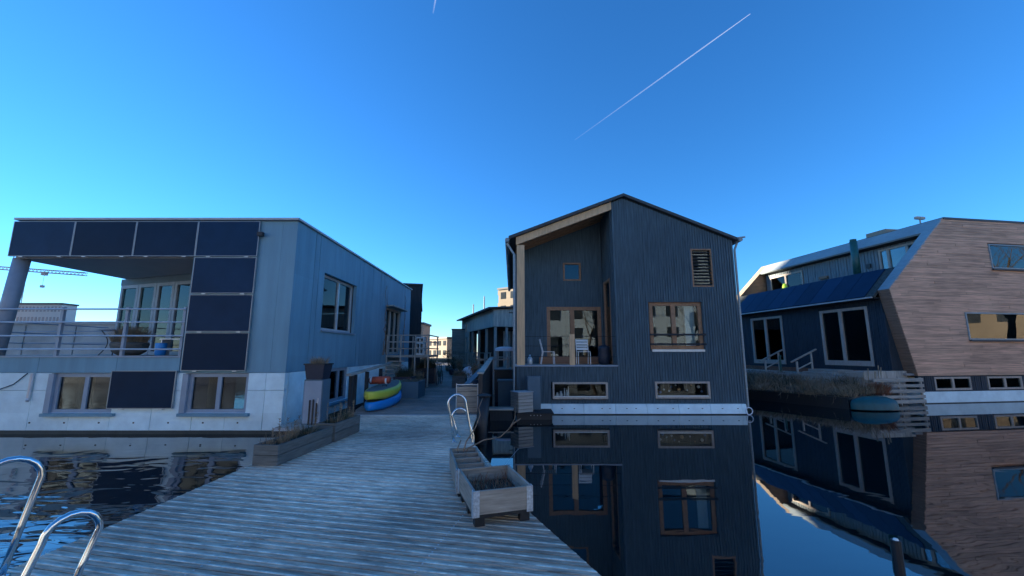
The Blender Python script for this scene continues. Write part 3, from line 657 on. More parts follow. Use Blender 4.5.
# cabinet slab, crate and black float in front of the dark blue house
fl = thing('float_raft', 'black plastic float moored at the corner of the dark blue house', 'raft', (.65, 13.0, 0))
part('pontoon', 'black_plastic', fl, (-.5, .55, -.42, .42, -.1, .17)); part('deck', 'black_board', fl, (-.56, .6, -.46, .46, .171, .2))
for k in range(4): part('bolt', 'pale_metal', fl, (-.1 + k * .1, -.08 + k * .1, -.475, -.461, .12, .14))
kb = thing('meter_cabinet', 'flat grey blue cabinet standing beside the slatted crate', 'cabinet', (.70, 13.30, .205))
part('body', 'grey_cabinet', kb, (-.21, .21, -.1, .1, 0, 1.03)); part('door', 'grey_cabinet', kb, (-.19, .19, -.112, -.102, .03, 1.0))
def slat_crate(label, loc, rz, sx, sy, h, n, mt, name='slatted_crate'):
    c = thing(name, label, 'crate', loc, rz); ph = h / n
    for k in range(n):
        z0, z1 = k * ph + .006, (k + 1) * ph - .006
        j = random.uniform(0, .006)
        part('slat', mt, c, (-sx, sx, -sy - j, -sy + .018, z0, z1)); part('slat', mt, c, (-sx - j, -sx + .018, -sy + .02, sy, z0, z1)); part('slat', mt, c, (sx - .018, sx + j, -sy + .02, sy, z0, z1)); part('slat', mt, c, (-sx + .02, sx - .02, sy - .018, sy, z0, z1))
    part('lining', 'room_dark', c, (-sx + .021, sx - .021, -sy + .021, sy - .021, .01, h - .02))
    return c
c1 = slat_crate('pale slatted wooden crate on the black float beside the grey cabinet', (.30, 12.85, .205), R(28), .25, .25, .58, 6, 'weathered_flat')
part('lid', 'alloy_cap', c1, (-.27, .27, -.27, .27, .581, .6))

# ------------------------------------------------------------------ right houseboat (hexagonal section)
RH = thing('hexagonal_houseboat', 'brown slatted hexagonal houseboat with solar roof and blue side wall', 'house', (16.0, 16.28, 0), R(8.5))
WL0 = -.61; K = (-.78, 4.53); T = (2.43, 7.67); B0 = (-.03, 1.07); UR = 10.0; LEN = 10.36
def ul(z): return B0[0] + (K[0] - B0[0]) * (z - B0[1]) / (K[1] - B0[1]) if z < K[1] else K[0] + (T[0] - K[0]) * (z - K[1]) / (T[1] - K[1])
UWn = (4.55, 7.4, 5.52, 6.60); MWn = (2.72, 6.6, 2.50, 3.62); holes = [UWn, MWn]
m = MB(); nrow = 60; ph = (T[1] - .03 - B0[1]) / nrow
for i in range(nrow):
    z0 = B0[1] + i * ph; z1 = z0 + ph; c = (z0 + z1) / 2
    jn = random.uniform(-.5, 2.5); jts = [(jn + 2.9 * q - .003, jn + 2.9 * q + .003) for q in range(4)]
    for a, b in subtract(-9, UR, [(h[0], h[1]) for h in holes if h[2] < c < h[3]] + [j_ for j_ in jts if j_[0] > ul(c) + .1]):
        def L_(z, x): return max(ul(z) + .03, x) if x < -5 else x
        jt = random.uniform(0, .014); m.k = 1 if random.random() < .4 else 0
        for (n0, n1, zz0, zz1) in ((.03, .10, z0, z1), (.0 + jt, .03, z0 + .008, z1 - .008)):
            m.hexa([(L_(zz0, a), n0, zz0), (b, n0, zz0), (b, n1, zz0), (L_(zz0, a), n1, zz0), (L_(zz1, a), n0, zz1), (b, n0, zz1), (b, n1, zz1), (L_(zz1, a), n1, zz1)])
stuff(m.build('front_slats', ['larch_grey', 'larch_worn'], RH))
def strip_poly(pts, t0, t1, th):          # slab under the polyline edge pts, extruded along t
    (u0, z0), (u1, z1) = pts; d = Vector((u1 - u0, z1 - z0)).normalized(); n = Vector((d.y, -d.x)) * th
    if n.x < 0: n = -n
    return [(u0, t0, z0), (u1, t0, z1), (u1 + n.x, t0, z1 + n.y), (u0 + n.x, t0, z0 + n.y)], (0, t1 - t0, 0)
for nm, t0, t1 in (('front_hood', .012, .45), ('rear_hood', 9.85, LEN)):
    hd = MB().prism(*strip_poly((K, T), t0, t1, .06)).build(nm, 'zinc' if nm == 'front_hood' else 'hood_wood', RH)
    mm = MB(); ns = 30
    for i in range(ns):
        za = B0[1] + (K[1] - B0[1]) * i / ns; zb = B0[1] + (K[1] - B0[1]) * (i + 1) / ns - .008
        mm.prism(*strip_poly(((ul(za), za), (ul(zb), zb)), t0, t1, .05))
    stuff(mm.build('underside_slats', 'larch_brown', hd))
    MB().prism([(ul(B0[1]) + .06, t0 + .1, B0[1]), (K[0] + .075, t0 + .1, K[1]), (T[0] + .03, t0 + .1, T[1] - .1), (4.2, t0 + .1, T[1] - .1), (4.2, t0 + .1, B0[1])], (0, t1 - t0 - .1, 0)).build('cheek', 'larch_brown', hd) if nm == 'rear_hood' else None
cin = [(ul(1.1) + .06, 1.1), (ul(1.1) + .9, 1.1), (.1, 4.3), (2.6, 6.9), (2.5, T[1] - .1), (T[0] + .03, T[1] - .1), (K[0] + .075, K[1])]
MB().prism([(u, .43, z) for u, z in cin], (0, .04, 0)).build('front_cheek', 'larch_brown', RH)
MB().prism([(WL0, .452, 1.08), (ul(1.08) + .12, .452, 1.08), (ul(3.62) + .12, .452, 3.62), (WL0, .452, 3.62)], (0, .045, 0)).build('corner_panel', 'midnight_board', RH)
# roof top and fascia
part('roof', 'roof_dark', RH, (T[0] + .04, UR + .1, -.02, LEN + .02, T[1] - .06, T[1] + .03))
F2 = (1.86, 7.11)
MB().prism(*strip_poly((F2, T), .452, 9.848, .10)).build('fascia', 'zinc', RH)
MB().prism([(F2[0] + .02, .46, F2[1] - .075), (F2[0] + .09, .46, F2[1] - .05), (2.6, .46, 7.06), (2.6, .46, 6.98)], (0, 9.38, 0)).build('soffit', 'black_board', RH)
# upper recessed wall
WU = 2.3
def RU(a, n, z): return (WU - n, a, z)
HL = (7.05, 9.55, 5.4, 6.80); HR = (.5, 2.66, 5.3, 6.9)
m = board_wall(RU, .47, 9.84, lambda a: 5.0, lambda a: 6.99, [HL, HR], .16, .03); stuff(m.build('upper_boards', 'grey_board', RH))
window(RH, RU, HL[0], HL[1], HL[2], HL[3], 'window_wood', .1, -.08, .03, (.5,), 'pane_glass', name='roof_window')
window(RH, RU, HR[0], HR[1], HR[2], HR[3], 'window_wood', .09, -.08, .03, (.42, .80), 'pane_glass', name='roof_window')
part('terrace_floor', 'moss_felt', RH, (.0, WU - .03, .48, 9.83, 4.9, 4.98))
# solar roof
E0 = (-1.03, 4.27); E1 = (.25, 5.55); t0, t1 = .80, 9.0
MB().prism(*strip_poly((E0, E1), .47, 9.83, .10)).build('solar_deck', 'moss_felt', RH)
sd = Vector((E1[0] - E0[0], E1[1] - E0[1])).normalized(); sn = Vector((-sd.y, sd.x))
for k in range(9):
    ta = t0 + (t1 - t0) * k / 9 + .012; tb = t0 + (t1 - t0) * (k + 1) / 9 - .012
    a = Vector(E0) + sd * .02 + sn * .004; b = Vector(E1) - sd * .02 + sn * .004; o2 = sn * .03
    pn = MB().prism([(a.x, ta, a.y), (b.x, ta, b.y), (b.x + o2.x, ta, b.y + o2.y), (a.x + o2.x, ta, a.y + o2.y)], (0, tb - ta, 0)).build('solar_panel', 'solar_cell', RH)
MB().box(E0[0] - .06, E0[0] + .02, .5, 9.3, E0[1] - .06, E0[1] - .005).build('eave_trim', 'alloy_cap', RH)
# lower side wall
WL = -.58
def RL(a, n, z): return (WL - n, a, z)
GB = (1.12, 3.42, 1.40, 3.95); GS = (5.72, 8.02, 1.36, 3.95)
m = board_wall(RL, .50, 9.82, lambda a: 1.22, lambda a: 4.18, [GB, GS], .09); stuff(m.build('side_boards', 'midnight_board', RH))
for g, sp in ((GB, .55), (GS, .52)):
    window(RH, RL, g[0], g[1], g[2], g[3], 'window_wood', .12, -.10, .05, (sp,), 'dark_glass', name='garden_door', bottom=.22)
part('corner_board', 'oak_frame', RH, (WL - .06, WL + .05, 9.60, 9.83, 1.1, 4.2))
part('ground_beam', 'brown_rust', RH, (WL - .09, WL + .3, .5, 9.84, 1.0, 1.215))
part('eave_soffit', 'black_board', RH, (-.95, -.55, .5, 9.82, 4.185, 4.25))
# hull
part('hull', 'concrete', RH, (.02, UR, .04, LEN, .03, .45)); part('waterline', 'concrete_tide', RH, (.0, UR, .02, LEN, -.1, .028))
H1 = (.78, 2.56, .50, 1.02); H2 = (3.36, 5.1, .50, 1.02)
def RF(a, n, z): return (a, .08 - n, z)
m = board_wall(RF, .02, UR, lambda a: .455, lambda a: 1.06, [H1, H2], .10); stuff(m.build('lower_boards', 'midnight_board', RH))
for h in (H1, H2): window(RH, RF, h[0], h[1], h[2], h[3], 'window_wood', .075, -.06, .03, (.5,), 'dark_glass')
for h, lb in ((UWn, 'upper'), (MWn, 'middle')):
    wv = window(RH, lambda a, n, z: (a, .0 - n, z), h[0], h[1], h[2], h[3], 'zinc', .05, -.08, .03, (), 'pane_glass', name='strip_window')
    MB().mbox(lambda a, n, z: (a, -n, z), h[0] - .04, h[1] + .04, .031, .10, h[2] - .07, h[2] - .004).build('sill', 'roof_dark', wv)
part('inner_wall', 'room_wall', RH, (2.4, UR - .1, 3.0, 3.1, 1.1, 7.5)); part('inner_floor', 'room_wall', RH, (-.4, UR - .1, .12, 9.8, 1.08, 1.16), (2.42, UR - .1, .12, 2.99, 4.4, 4.5))
part('right_wall', 'larch_brown', RH, (UR + .002, UR + .1, .1, LEN, .46, 7.6)); part('back_wall', 'larch_brown', RH, (4.2, UR, LEN - .1, LEN, .46, 7.6))
part('inner_wall_low', 'room_dark', RH, (2.3, 2.39, .5, 9.8, 1.17, 4.89))
part('book_stack', 'curtain', RH, (3.1, 3.5, .6, .9, 2.5, 3.0), (3.15, 3.45, .62, .88, 3.01, 3.3)); part('red_curtain', 'red_bag', RH, (3.75, 3.9, .3, .34, 2.5, 3.6))
# chimney, antenna, small fittings
MB().tube([(.62, 2.38, 5.5), (.62, 2.38, 7.2)], .15, 14).tube([(.62, 2.38, 7.2), (.62, 2.38, 7.3)], .13, 14).build('flue_pipe', 'teal_pipe', RH, True)
m = MB(); m.tube([(4.1, 2.0, T[1]), (4.1, 2.0, T[1] + .75)], .03, 6); m.box(3.85, 4.35, 1.94, 2.06, T[1] + .68, T[1] + .80); m.build('vent_stack', 'weathered', RH)
part('roof_box', 'far_pale', RH, (3.6, 5.0, 3.2, 4.2, T[1] + .035, T[1] + .55))
m = MB(); m.mbox(RU, 3.05, 3.25, .022, .10, 6.12, 6.32); m.build('wall_vent', 'black_plastic', RH)
m = MB(); m.mbox(RU, 5.4, 5.9, .022, .14, 6.02, 6.16); m.build('wall_lantern', 'larch_brown', RH)
hv = MB().lathe([(.1, 0), (.16, .1), (.15, .4), (.1, .6)], (0, 0, 0), 10)
tag(hv.build('rain_jacket', 'hi_vis', None, True), 'yellow green jacket hanging by the upper terrace window', 'jacket').location = (17.0, 24.9, 5.6)

# raft garden, terrace, fence and canoe in front of the right houseboat
e = Vector((math.cos(R(8.5)), math.sin(R(8.5)))); dd = Vector((-e.y, e.x))
def rw(u, t, z=0): return (16.0 + e.x * u + dd.x * t, 16.28 + e.y * u + dd.y * t, z)
tr = thing('garden_terrace', 'low timber garden terrace floating beside the brown houseboat', 'terrace', (16.0, 16.28, 0), R(8.5))
TP = [(-.62, .2), (-2.2, .25), (-3.4, -.6), (-4.3, -.9), (-5.6, 2.6), (-5.9, 9.5), (-.62, 9.5)]
MB().prism([(u, t, -.1) for u, t in TP], (0, 0, .5)).build('float', 'black_plastic', tr)
for k in range(14):
    u0 = -2.05 + k * .10
    part('plank', 'weathered_flat', tr, (u0, u0 + .09, .3, 9.4, .98, 1.01))
part('joist', 'weathered', tr, (-2.07, -2.0, .3, 9.4, .80, .978)); part('bed_edge', 'weathered', tr, (-2.5, -2.46, .8, 9.3, .402, .78))
part('step_box', 'weathered_flat', tr, (-1.5, -.7, 2.0, 3.5, 1.011, 1.22)); part('step_box', 'weathered_flat', tr, (-1.9, -1.51, 1.9, 3.4, 1.011, 1.11))
def hand(label, t):
    h = thing('stair_handrail', label, 'handrail', rw(-1.75, t, 1.012), R(8.5), 'stair handrails on the garden terrace')
    for x, z in ((-.45, .55), (.35, .95)): part('post', 'weathered', h, (x - .035, x + .035, -.03, .03, -.01, z))
    MB().bar((-.75, 0, .52), (.65, 0, 1.12), .07, .06).build('rail', 'weathered_flat', h); MB().bar((-.45, 0, .18), (.35, 0, .52), .04, .05).build('rail', 'weathered_flat', h)
hand('grey wooden stair handrail in front of the far garden door', 5.3); hand('grey wooden stair handrail between the two garden doors', 3.35)
tag(MB().tube([(0, 0, 0), (0, 0, .75), (.04, 0, .82)], .05, 8).build('garden_pump', 'teal_pipe'), 'thin teal standpipe between the garden doors on the terrace', 'standpipe').location = rw(-1.6, 5.0, 1.012)
fe = thing('slatted_fence', 'pale horizontal slat fence at the corner of the brown houseboat', 'fence', rw(-1.15, -.12), R(8.5))
for k, z in enumerate((.06, .25, .45, .66, .87)):
    part('slat', 'weathered_flat', fe, (-1.15, 1.1, -.06, -.03, z, z + (.13 if k % 2 == 0 else .11)))
for x in (-.75, .0, 1.0): part('post', 'weathered', fe, (x, x + .06, -.025, .04, -.1, 1.02))
tb = thing('raised_bed', 'grey boarded raised bed behind the slat fence', 'raised bed', rw(-1.2, .55), R(8.5))
for k in range(4): part('board', 'weathered', tb, (-1.0 + k * .5, -.51 + k * .5, -.3, -.27, .9, 1.26))
part('lid', 'weathered_flat', tb, (-1.02, 1.0, -.268, .45, 1.0, 1.24)); part('frame', 'weathered', tb, (-1.0, 1.0, -.2, .4, .0, .999))
tl = thing('trellis', 'leaning lath trellis against the edge of the raft garden', 'trellis', rw(-2.62, 4.6), R(8.5))
for k in range(16): MB().bar((-.35 - .1, -2.2 + k * .3, .25), (-.02, -2.5 + k * .3 + .75, .96), .012, .03).build('lath', 'weathered_flat', tl)
part('rail', 'weathered_flat', tl, (-.03, .02, -2.6, 2.9, .96, 1.0))
cr = thing('wire_frame', 'small pale rectangular frame at the far end of the raft garden', 'frame', rw(-3.2, 8.3, .4), R(8.5))
part('rail', 'weathered', cr, (-.5, .5, -.02, .02, .0, .05), (-.5, .5, -.02, .02, .5, .55)); part('upright', 'weathered', cr, (-.5, -.45, -.02, .02, .051, .499), (.45, .5, -.02, .02, .051, .499))
g = MB(); rr = random.Random(3)
def edge_u(t): return -5.75 + .02 * t if t > 2.6 else -4.4 - 1.2 * (t + .8) / 3.4
for k in range(330):
    t = rr.uniform(-.8, 9.3); um = edge_u(t); u = rr.uniform(um, -2.15)
    if t < .35 and u > -2.9: continue
    f = (u - um) / (-2.15 - um); g.k = rr.choice((0, 0, 1, 1, 2)); ch = rr.uniform(.12, .62) * (.55 + .6 * f); sp = rr.uniform(.12, .4); la = rr.uniform(0, 6.28); lk = rr.uniform(0, .5)
    for q in range(rr.randint(18, 46)):
        a = rr.uniform(0, 6.28); rad = sp * math.sqrt(rr.random()); base = Vector(rw(u, t, .40 + .22 * f)) + Vector((rad * math.cos(a), rad * math.sin(a), 0))
        dx, dy = math.cos(a) + lk * 2 * math.cos(la), math.sin(a) + lk * 2 * math.sin(la); n_ = math.hypot(dx, dy) + 1e-6
        g.blade(base, (dx / n_, dy / n_, 0), ch * rr.uniform(.35, 1.25), rr.uniform(.004, .010), rr.uniform(.08, .65) * ch * 1.6)
for k in range(700):
    t = rr.uniform(-.8, 9.0); g.k = rr.choice((0, 1, 2, 2)); base = rw(edge_u(t) + rr.uniform(0, .3), t, .40); a = math.radians(188 + rr.uniform(-70, 60))
    g.blade(base, (math.cos(a), math.sin(a), 0), rr.uniform(-.36, .2) if rr.random() < .6 else .2, .007, rr.uniform(.05, .4))
tag(g.build('dry_reeds', ['dry_grass', 'dry_plant', 'dark_plant']), 'tangled dry grass and reeds over the raft garden', 'reeds', kind='stuff')
MB().prism([(u, t, .395) for u, t in [(-2.2, .4), (-3.4, -.5), (-4.2, -.75), (-5.5, 2.6), (-5.8, 9.3), (-2.2, 9.3)]], (0, 0, .03)).build('soil_bed', 'soil', tr)
bush = MB()
for k in range(900):
    a = rr.uniform(0, 6.28); r = rr.uniform(0, .32); bush.blade((r * math.cos(a), r * math.sin(a), rr.uniform(0, .25)), (math.cos(a), math.sin(a), 0), rr.uniform(.1, .32), .006, rr.uniform(.05, .25))
o = bush.build('heather_bush', 'brown_rust'); tag(o, 'small rusty brown bush above the teal canoe', 'bush'); o.location = rw(-2.3, -.35, .42)
pg = thing('pampas_stalks', 'pale upright pampas stalks rising behind the slat fence', 'plant', rw(-1.9, .1, .45))
for k in range(6):
    x = random.uniform(-.35, .35); y = random.uniform(-.1, .1); h = random.uniform(.75, 1.05)
    MB().tube([(x, y, 0), (x + .02, y, h * .6), (x + .05, y, h)], [.012, .01, .02], 6).build('stalk', 'dry_grass', pg)
cn = thing('canoe', 'upturned teal green canoe at the edge of the raft garden', 'canoe', rw(-3.55, -1.15, .04), R(5))
def hull_mesh(Ln, Wd, Ht, n=14, k=10, flip=False, blunt=.25):
    m = MB(); o = 0; ring = []
    for i in range(n + 1):
        f = i / n * 2 - 1; s_ = max(.02, (1 - abs(f) ** 2.6)); sw = Wd / 2 * s_ ** .7; hh = Ht * (.45 + .55 * s_ ** .5)
        for j in range(k + 1):
            a = math.pi * j / k; m.v.append((f * Ln / 2, -sw * math.cos(a), hh * math.sin(a) ** .7))
    for i in range(n):
        for j in range(k):
            p = i * (k + 1) + j; m.f.append([p, p + k + 1, p + k + 2, p + 1]); m.m.append(0)
    m.f.append(list(range(k + 1))); m.m.append(0); m.f.append([n * (k + 1) + j for j in range(k + 1)][::-1]); m.m.append(0)
    return m
hull_mesh(1.75, .75, .42).build('hull', 'teal', cn, True)
MB().tube([(-.85, 0, .21), (-.5, 0, .40), (0, 0, .435), (.5, 0, .40), (.85, 0, .21)], .012, 6).build('keel', 'teal_pipe', cn)

# ------------------------------------------------------------------ dock things
def loop(m, p, q, h, lean, r=.019, drop=0.0, n=9):
    """inverted-U hand rail from p on the deck to q over the water"""
    p, q = Vector(p), Vector(q); ln = Vector(lean); ax = q - p; rad = ax.length / 2
    pts = [p, p + ln * .5 + Vector((0, 0, (h - rad) * .5)), p + ln + Vector((0, 0, h - rad))]
    for i in range(1, n):
        a = math.pi * i / n; pts.append(p + ln + ax / 2 - ax / 2 * math.cos(a) + Vector((0, 0, h - rad + rad * math.sin(a))))
    pts += [q + ln + Vector((0, 0, h - rad)), q + ln * .5 + Vector((0, 0, (h - rad) * .5)), q, q + Vector((0, 0, -drop))]
    m.tube(pts, r, 10); return m
def ladder(label, p1, q1, h1, p2, q2, h2, lean, r=.02):
    o = thing('swim_ladder', label, 'ladder', (p1[0], p1[1], 0))
    f = lambda p: (p[0] - p1[0], p[1] - p1[1], DZ + .004)
    a = loop(MB(), f(p1), f(q1), h1, lean, r, .75).build('handrail', 'steel', o, True)
    b = loop(MB(), f(p2), f(q2), h2, lean, r, .75).build('handrail', 'steel', o, True)
    for p, hr in ((p1, a), (p2, b)): MB().lathe([(.045, 0), (.045, .008), (.025, .012)], f(p), 12).build('foot_plate', 'steel', hr)
    for z in (-.05, .2):
        A_, B_ = Vector(f(q1)), Vector(f(q2)); A_.z = B_.z = z
        MB().bar(A_, B_, .07, .02).build('rung', 'steel', o)
ladder('steel swim ladder rails at the bottom left corner of the platform', (-3.56, 3.10), (-3.72, 2.84), .78, (-2.84, 2.86), (-2.96, 2.62), .50, (.03, .12, 0), .021)
ladder('steel swim ladder rails beside the black parapet', (-1.0, 7.34), (-.70, 7.42), .80, (-.99, 7.80), (-.72, 7.88), .50, (-.12, .0, 0), .02)

def long_planter(label, x0, y0, ln, wd, h, rz, seed):
    p = thing('wooden_planter', label, 'planter', (x0, y0, DZ + .003), rz, 'long planters on the left platform edge')
    for k in range(2):
        z0, z1 = k * h / 2 + .004, (k + 1) * h / 2 - .004
        part('board', 'planter_wood', p, (0, wd, 0, .03, z0, z1)); part('board', 'planter_wood', p, (0, wd, ln - .03, ln, z0, z1))
        part('board', 'planter_wood', p, (wd - .03, wd, .032, ln - .032, z0, z1)); part('board', 'planter_wood', p, (0, .03, .032, ln - .032, z0, z1))
    part('soil', 'soil', p, (.032, wd - .032, .034, ln - .034, .02, h - .05))
    m = MB(); q = random.Random(seed)
    for c_ in range(int(11 * ln)):
        cy = q.uniform(.08, ln - .08); cx = q.uniform(.08, wd - .08); ch = q.uniform(.05, .26); m.k = q.choice((0, 0, 1))
        for k in range(q.randint(30, 75)):
            a = q.uniform(0, 6.28); rad = q.uniform(0, .1); x = min(max(cx + rad * math.cos(a), .035), wd - .035); y = min(max(cy + rad * math.sin(a), .035), ln - .035)
            m.blade((x, y, h - .05), (math.cos(a), math.sin(a), 0), ch * q.uniform(.3, 1.2), .003, q.uniform(.02, .16))
    for c_ in range(9):
        x = q.uniform(.05, wd - .05); y = q.uniform(.05, ln - .05); hh = q.uniform(.15, .34); x2 = x + q.uniform(-.05, .05); m.k = 0
        m.tube([(x, y, h - .05), (x2, y, h + hh * .6), (x2 + q.uniform(-.03, .03), y, h + hh)], [.004, .003, .002], 4)
        for z in (.5, .7, .85, .95):
            for e_ in range(5):
                a = q.uniform(0, 6.28); m.blade((x2, y, h + hh * z), (math.cos(a), math.sin(a), 0), .03, .004, .04)
    m.build('dry_plants', ['dry_plant', 'dark_plant'], p)
long_planter('near long wooden planter with dry plants on the left platform edge', -3.58, 5.89, 1.44, .36, .28, R(-5), 1)
long_planter('far wooden planter with dry plants by the handrail post', -3.43, 7.36, .98, .36, .32, R(-4), 5)

def collar(label, loc, rz, wd, ln, h, legs, name='raised_planter', div=0):
    p = thing(name, label, 'planter', loc, rz)
    t = .022; zb = legs
    part('board', 'pallet_wood', p, (0, wd, 0, t, zb, zb + h)); part('board', 'pallet_wood', p, (0, wd, ln - t, ln, zb, zb + h))
    part('board', 'pallet_wood', p, (0, t, t + .002, ln - t - .002, zb, zb + h)); part('board', 'pallet_wood', p, (wd - t, wd, t + .002, ln - t - .002, zb, zb + h))
    for sx in (0, 1):
        x = wd if sx else 0; s_ = 1 if sx else -1
        m = MB(); xa, xb = (x - .055, x + .004) if sx else (x - .004, x + .055)
        m.box(xa, xb, -.006, -.001, zb - .02, zb + h + .004); xa, xb = (x + .001, x + .006) if sx else (x - .006, x - .001)
        m.box(xa, xb, -.006, .05, zb - .02, zb + h + .004); m.build('corner_hinge', 'galvanised', p)
        m = MB(); m.box(xa, xb, ln - .05, ln + .004, zb - .02, zb + h + .004); m.build('corner_hinge', 'galvanised', p)
    part('soil', 'soil', p, (t + .001, wd - t - .001, t + .003, ln - t - .003, zb, zb + h * (.34 if not div else .40)))
    part('pallet', 'black_plastic', p, (.01, wd - .01, .01, ln - .01, zb - .035, zb - .003))
    for x in (.02, wd - .11):
        for y in (.02, ln / 2 - .04, ln - .11): part('foot', 'black_plastic', p, (x, x + .09, y, y + .08, 0, zb - .036))
    for k in range(div): part('divider', 'pallet_wood', p, (t + .001, wd - t - .001, ln * (k + 1) / (div + 1) - .01, ln * (k + 1) / (div + 1) + .01, zb + .02, zb + h - .005))
    return p
p1 = collar('near raised pallet planter with dark soil and galvanised corner hinges', (-.345, 3.885, DZ + .002), R(17.5), .56, .76, .20, .105)
m = MB()
for k in range(260):
    a = random.uniform(0, 6.28); m.blade((random.uniform(.04, .52), random.uniform(.05, .72), .165), (math.cos(a), math.sin(a), 0), random.uniform(.03, .15), .0035, random.uniform(.02, .12)); m.k = random.choice((0, 1, 1))
m.build('dry_stems', ['dry_plant', 'brown_rust'], p1)
m = MB(); m.add([(.024, .66, .305), (.53, .66, .305), (.53, .735, .30), (.024, .735, .30)], [(0, 1, 2, 3)])
p2 = collar('second raised planter with three dividers behind the near pallet planter', (-.60, 4.66, DZ + .002), R(13), .36, 1.02, .22, .06, div=3)
m = MB()
for k in range(120):
    a = random.uniform(0, 6.28); m.blade((random.uniform(.04, .32), random.uniform(.05, .98), .16), (math.cos(a), math.sin(a), 0), random.uniform(.03, .16), .003, random.uniform(.02, .12))
m.build('dry_stems', 'dry_plant', p2)
br = thing('bare_twigs', 'curved bare twigs growing from the planter with dividers', 'plant', (-.66, 5.55, .62))
for pts in ([(0, 0, 0), (.05, .1, .2), (.16, .2, .36), (.22, .25, .52), (.20, .25, .62), (.25, .28, .74)], [(0, 0, 0), (.08, .1, .12), (.28, .2, .20), (.50, .3, .22), (.62, .35, .32), (.70, .4, .45), (.71, .42, .62)], [(-.02, 0, 0), (-.06, .05, .12), (-.02, .1, .22)], [(.62, .35, .32), (.68, .3, .40), (.78, .32, .46)]):
    MB().tube(pts, [.011 * (1 - .11 * i) for i in range(len(pts))], 6).build('twig', 'twig', br, True)

# mooring piles, parapet, crates on the right of the walkway
mp_ = thing('mooring_pile', 'thick black mooring pile rising between platform and dark parapet', 'pile', (-.58, 9.35, 0))
MB().tube([(-.1, 0, -.6), (-.1, 0, .35), (-.04, .05, 1.02)], [.14, .13, .13], 14).build('shaft', 'black_plastic', mp_, True)
MB().lathe([(.16, 0), (.16, .02), (.05, .05)], (-.04, .05, 1.02), 14).build('cap', 'black_board', mp_)
pr = thing('parapet', 'black boarded parapet with pale timber cap beside the walkway', 'parapet', (-.8, 10.5, 0))
for k in range(11):
    y0 = k * .5; za = 1.44 + .058 * y0 * .95; zb = 1.44 + .058 * (y0 + .5) * .95
    MB().hexa([(-.05, y0 + .004, -.1), (.05, y0 + .004, -.1), (.05, y0 + .496, -.1), (-.05, y0 + .496, -.1), (-.05, y0 + .004, za), (.05, y0 + .004, za), (.05, y0 + .496, zb), (-.05, y0 + .496, zb)]).build('board', 'black_plastic', pr)
MB().bar((0, -.03, 1.47), (0, 5.53, 1.775), .16, .04).build('cap', 'weathered_flat', pr)
c2 = slat_crate('slatted wooden crate with pale metal corner posts at the walkway entrance', (-1.18, 11.1, DZ + .003), R(3), .26, .28, .66, 5, 'pallet_wood')
for x in (-.285, .265): part('corner_post', 'pale_metal', c2, (x, x + .02, -.31, -.29, .05, .74))
part('rim', 'pale_metal', c2, (-.264, .264, -.31, -.292, .70, .72))
lb_ = thing('leaning_board', 'grey board leaning from the crate against the black parapet', 'board', (-1.05, 11.7, DZ))
MB().bar((-.25, 0, .62), (.16, 0.5, 1.05), .22, .03).build('board', 'grey_cabinet', lb_); part('batten', 'weathered', lb_, (-.12, -.06, -.02, .02, .0, .68))
jt = thing('landing_stage', 'narrow weathered landing stage by the corner of the dark blue house', 'landing stage', (-.2, 12.6, 0))
for k in range(4): part('plank', 'weathered_flat', jt, (-.5, .25, -.25 + k * .15, -.11 + k * .15, .30, .335))
part('beam', 'black_board', jt, (-.45, .2, -.2, .3, -.1, .298))
clt = [('storage_bench', 'grey_cabinet', (-.15, 15.2), (.35, .3), .45, 1.0, 'grey storage bench behind the black parapet', 'bench'),
       ('compost_bin', 'black_plastic', (-.3, 17.2), (.4, .4), .3, 1.3, 'squat black bin behind the parapet near the downpipe', 'bin')]
for nm, mt, (x, y), (hx, hy), z0, z1, lb, ct in clt:
    o = thing(nm, lb, ct, (x, y, 0)); part('body', mt, o, (-hx, hx, -hy, hy, 0, z1 - .06)); part('lid', mt, o, (-hx - .03, hx + .03, -hy - .03, hy + .03, z1 - .058, z1))
    for sx in (-hx * .7, hx * .7): part('rib', mt, o, (sx - .03, sx + .03, -hy - .02, -hy - .001, .1, z1 - .1))
rb = thing('garden_rail', 'low timber rail fence in front of the weathered barn', 'fence', (-.6, 20, 0))
for x in (-1.0, -.3, .4): part('post', 'weathered', rb, (x - .05, x + .05, -.05, .05, 0, 1.75))
for z in (1.15, 1.6): part('rail', 'weathered_flat', rb, (-1.1, .5, -.08, -.052, z, z + .08))
tag(hull_mesh(1.0, .55, .22).build('dinghy_hull', 'white_cloth', None, True), 'small white upturned dinghy beyond the parapet', 'boat').location = (-.35, 20.6, 2.05)
rk = thing('boat_rack', 'rough timber rack carrying the white dinghy', 'rack', (-.35, 20.6, 0))
for x in (-.35, .35): part('post', 'weathered', rk, (x - .04, x + .04, -.2, -.12, 0, 2.0)); part('bearer', 'weathered_flat', rk, (x - .04, x + .04, -.3, .3, 2.0, 2.05))

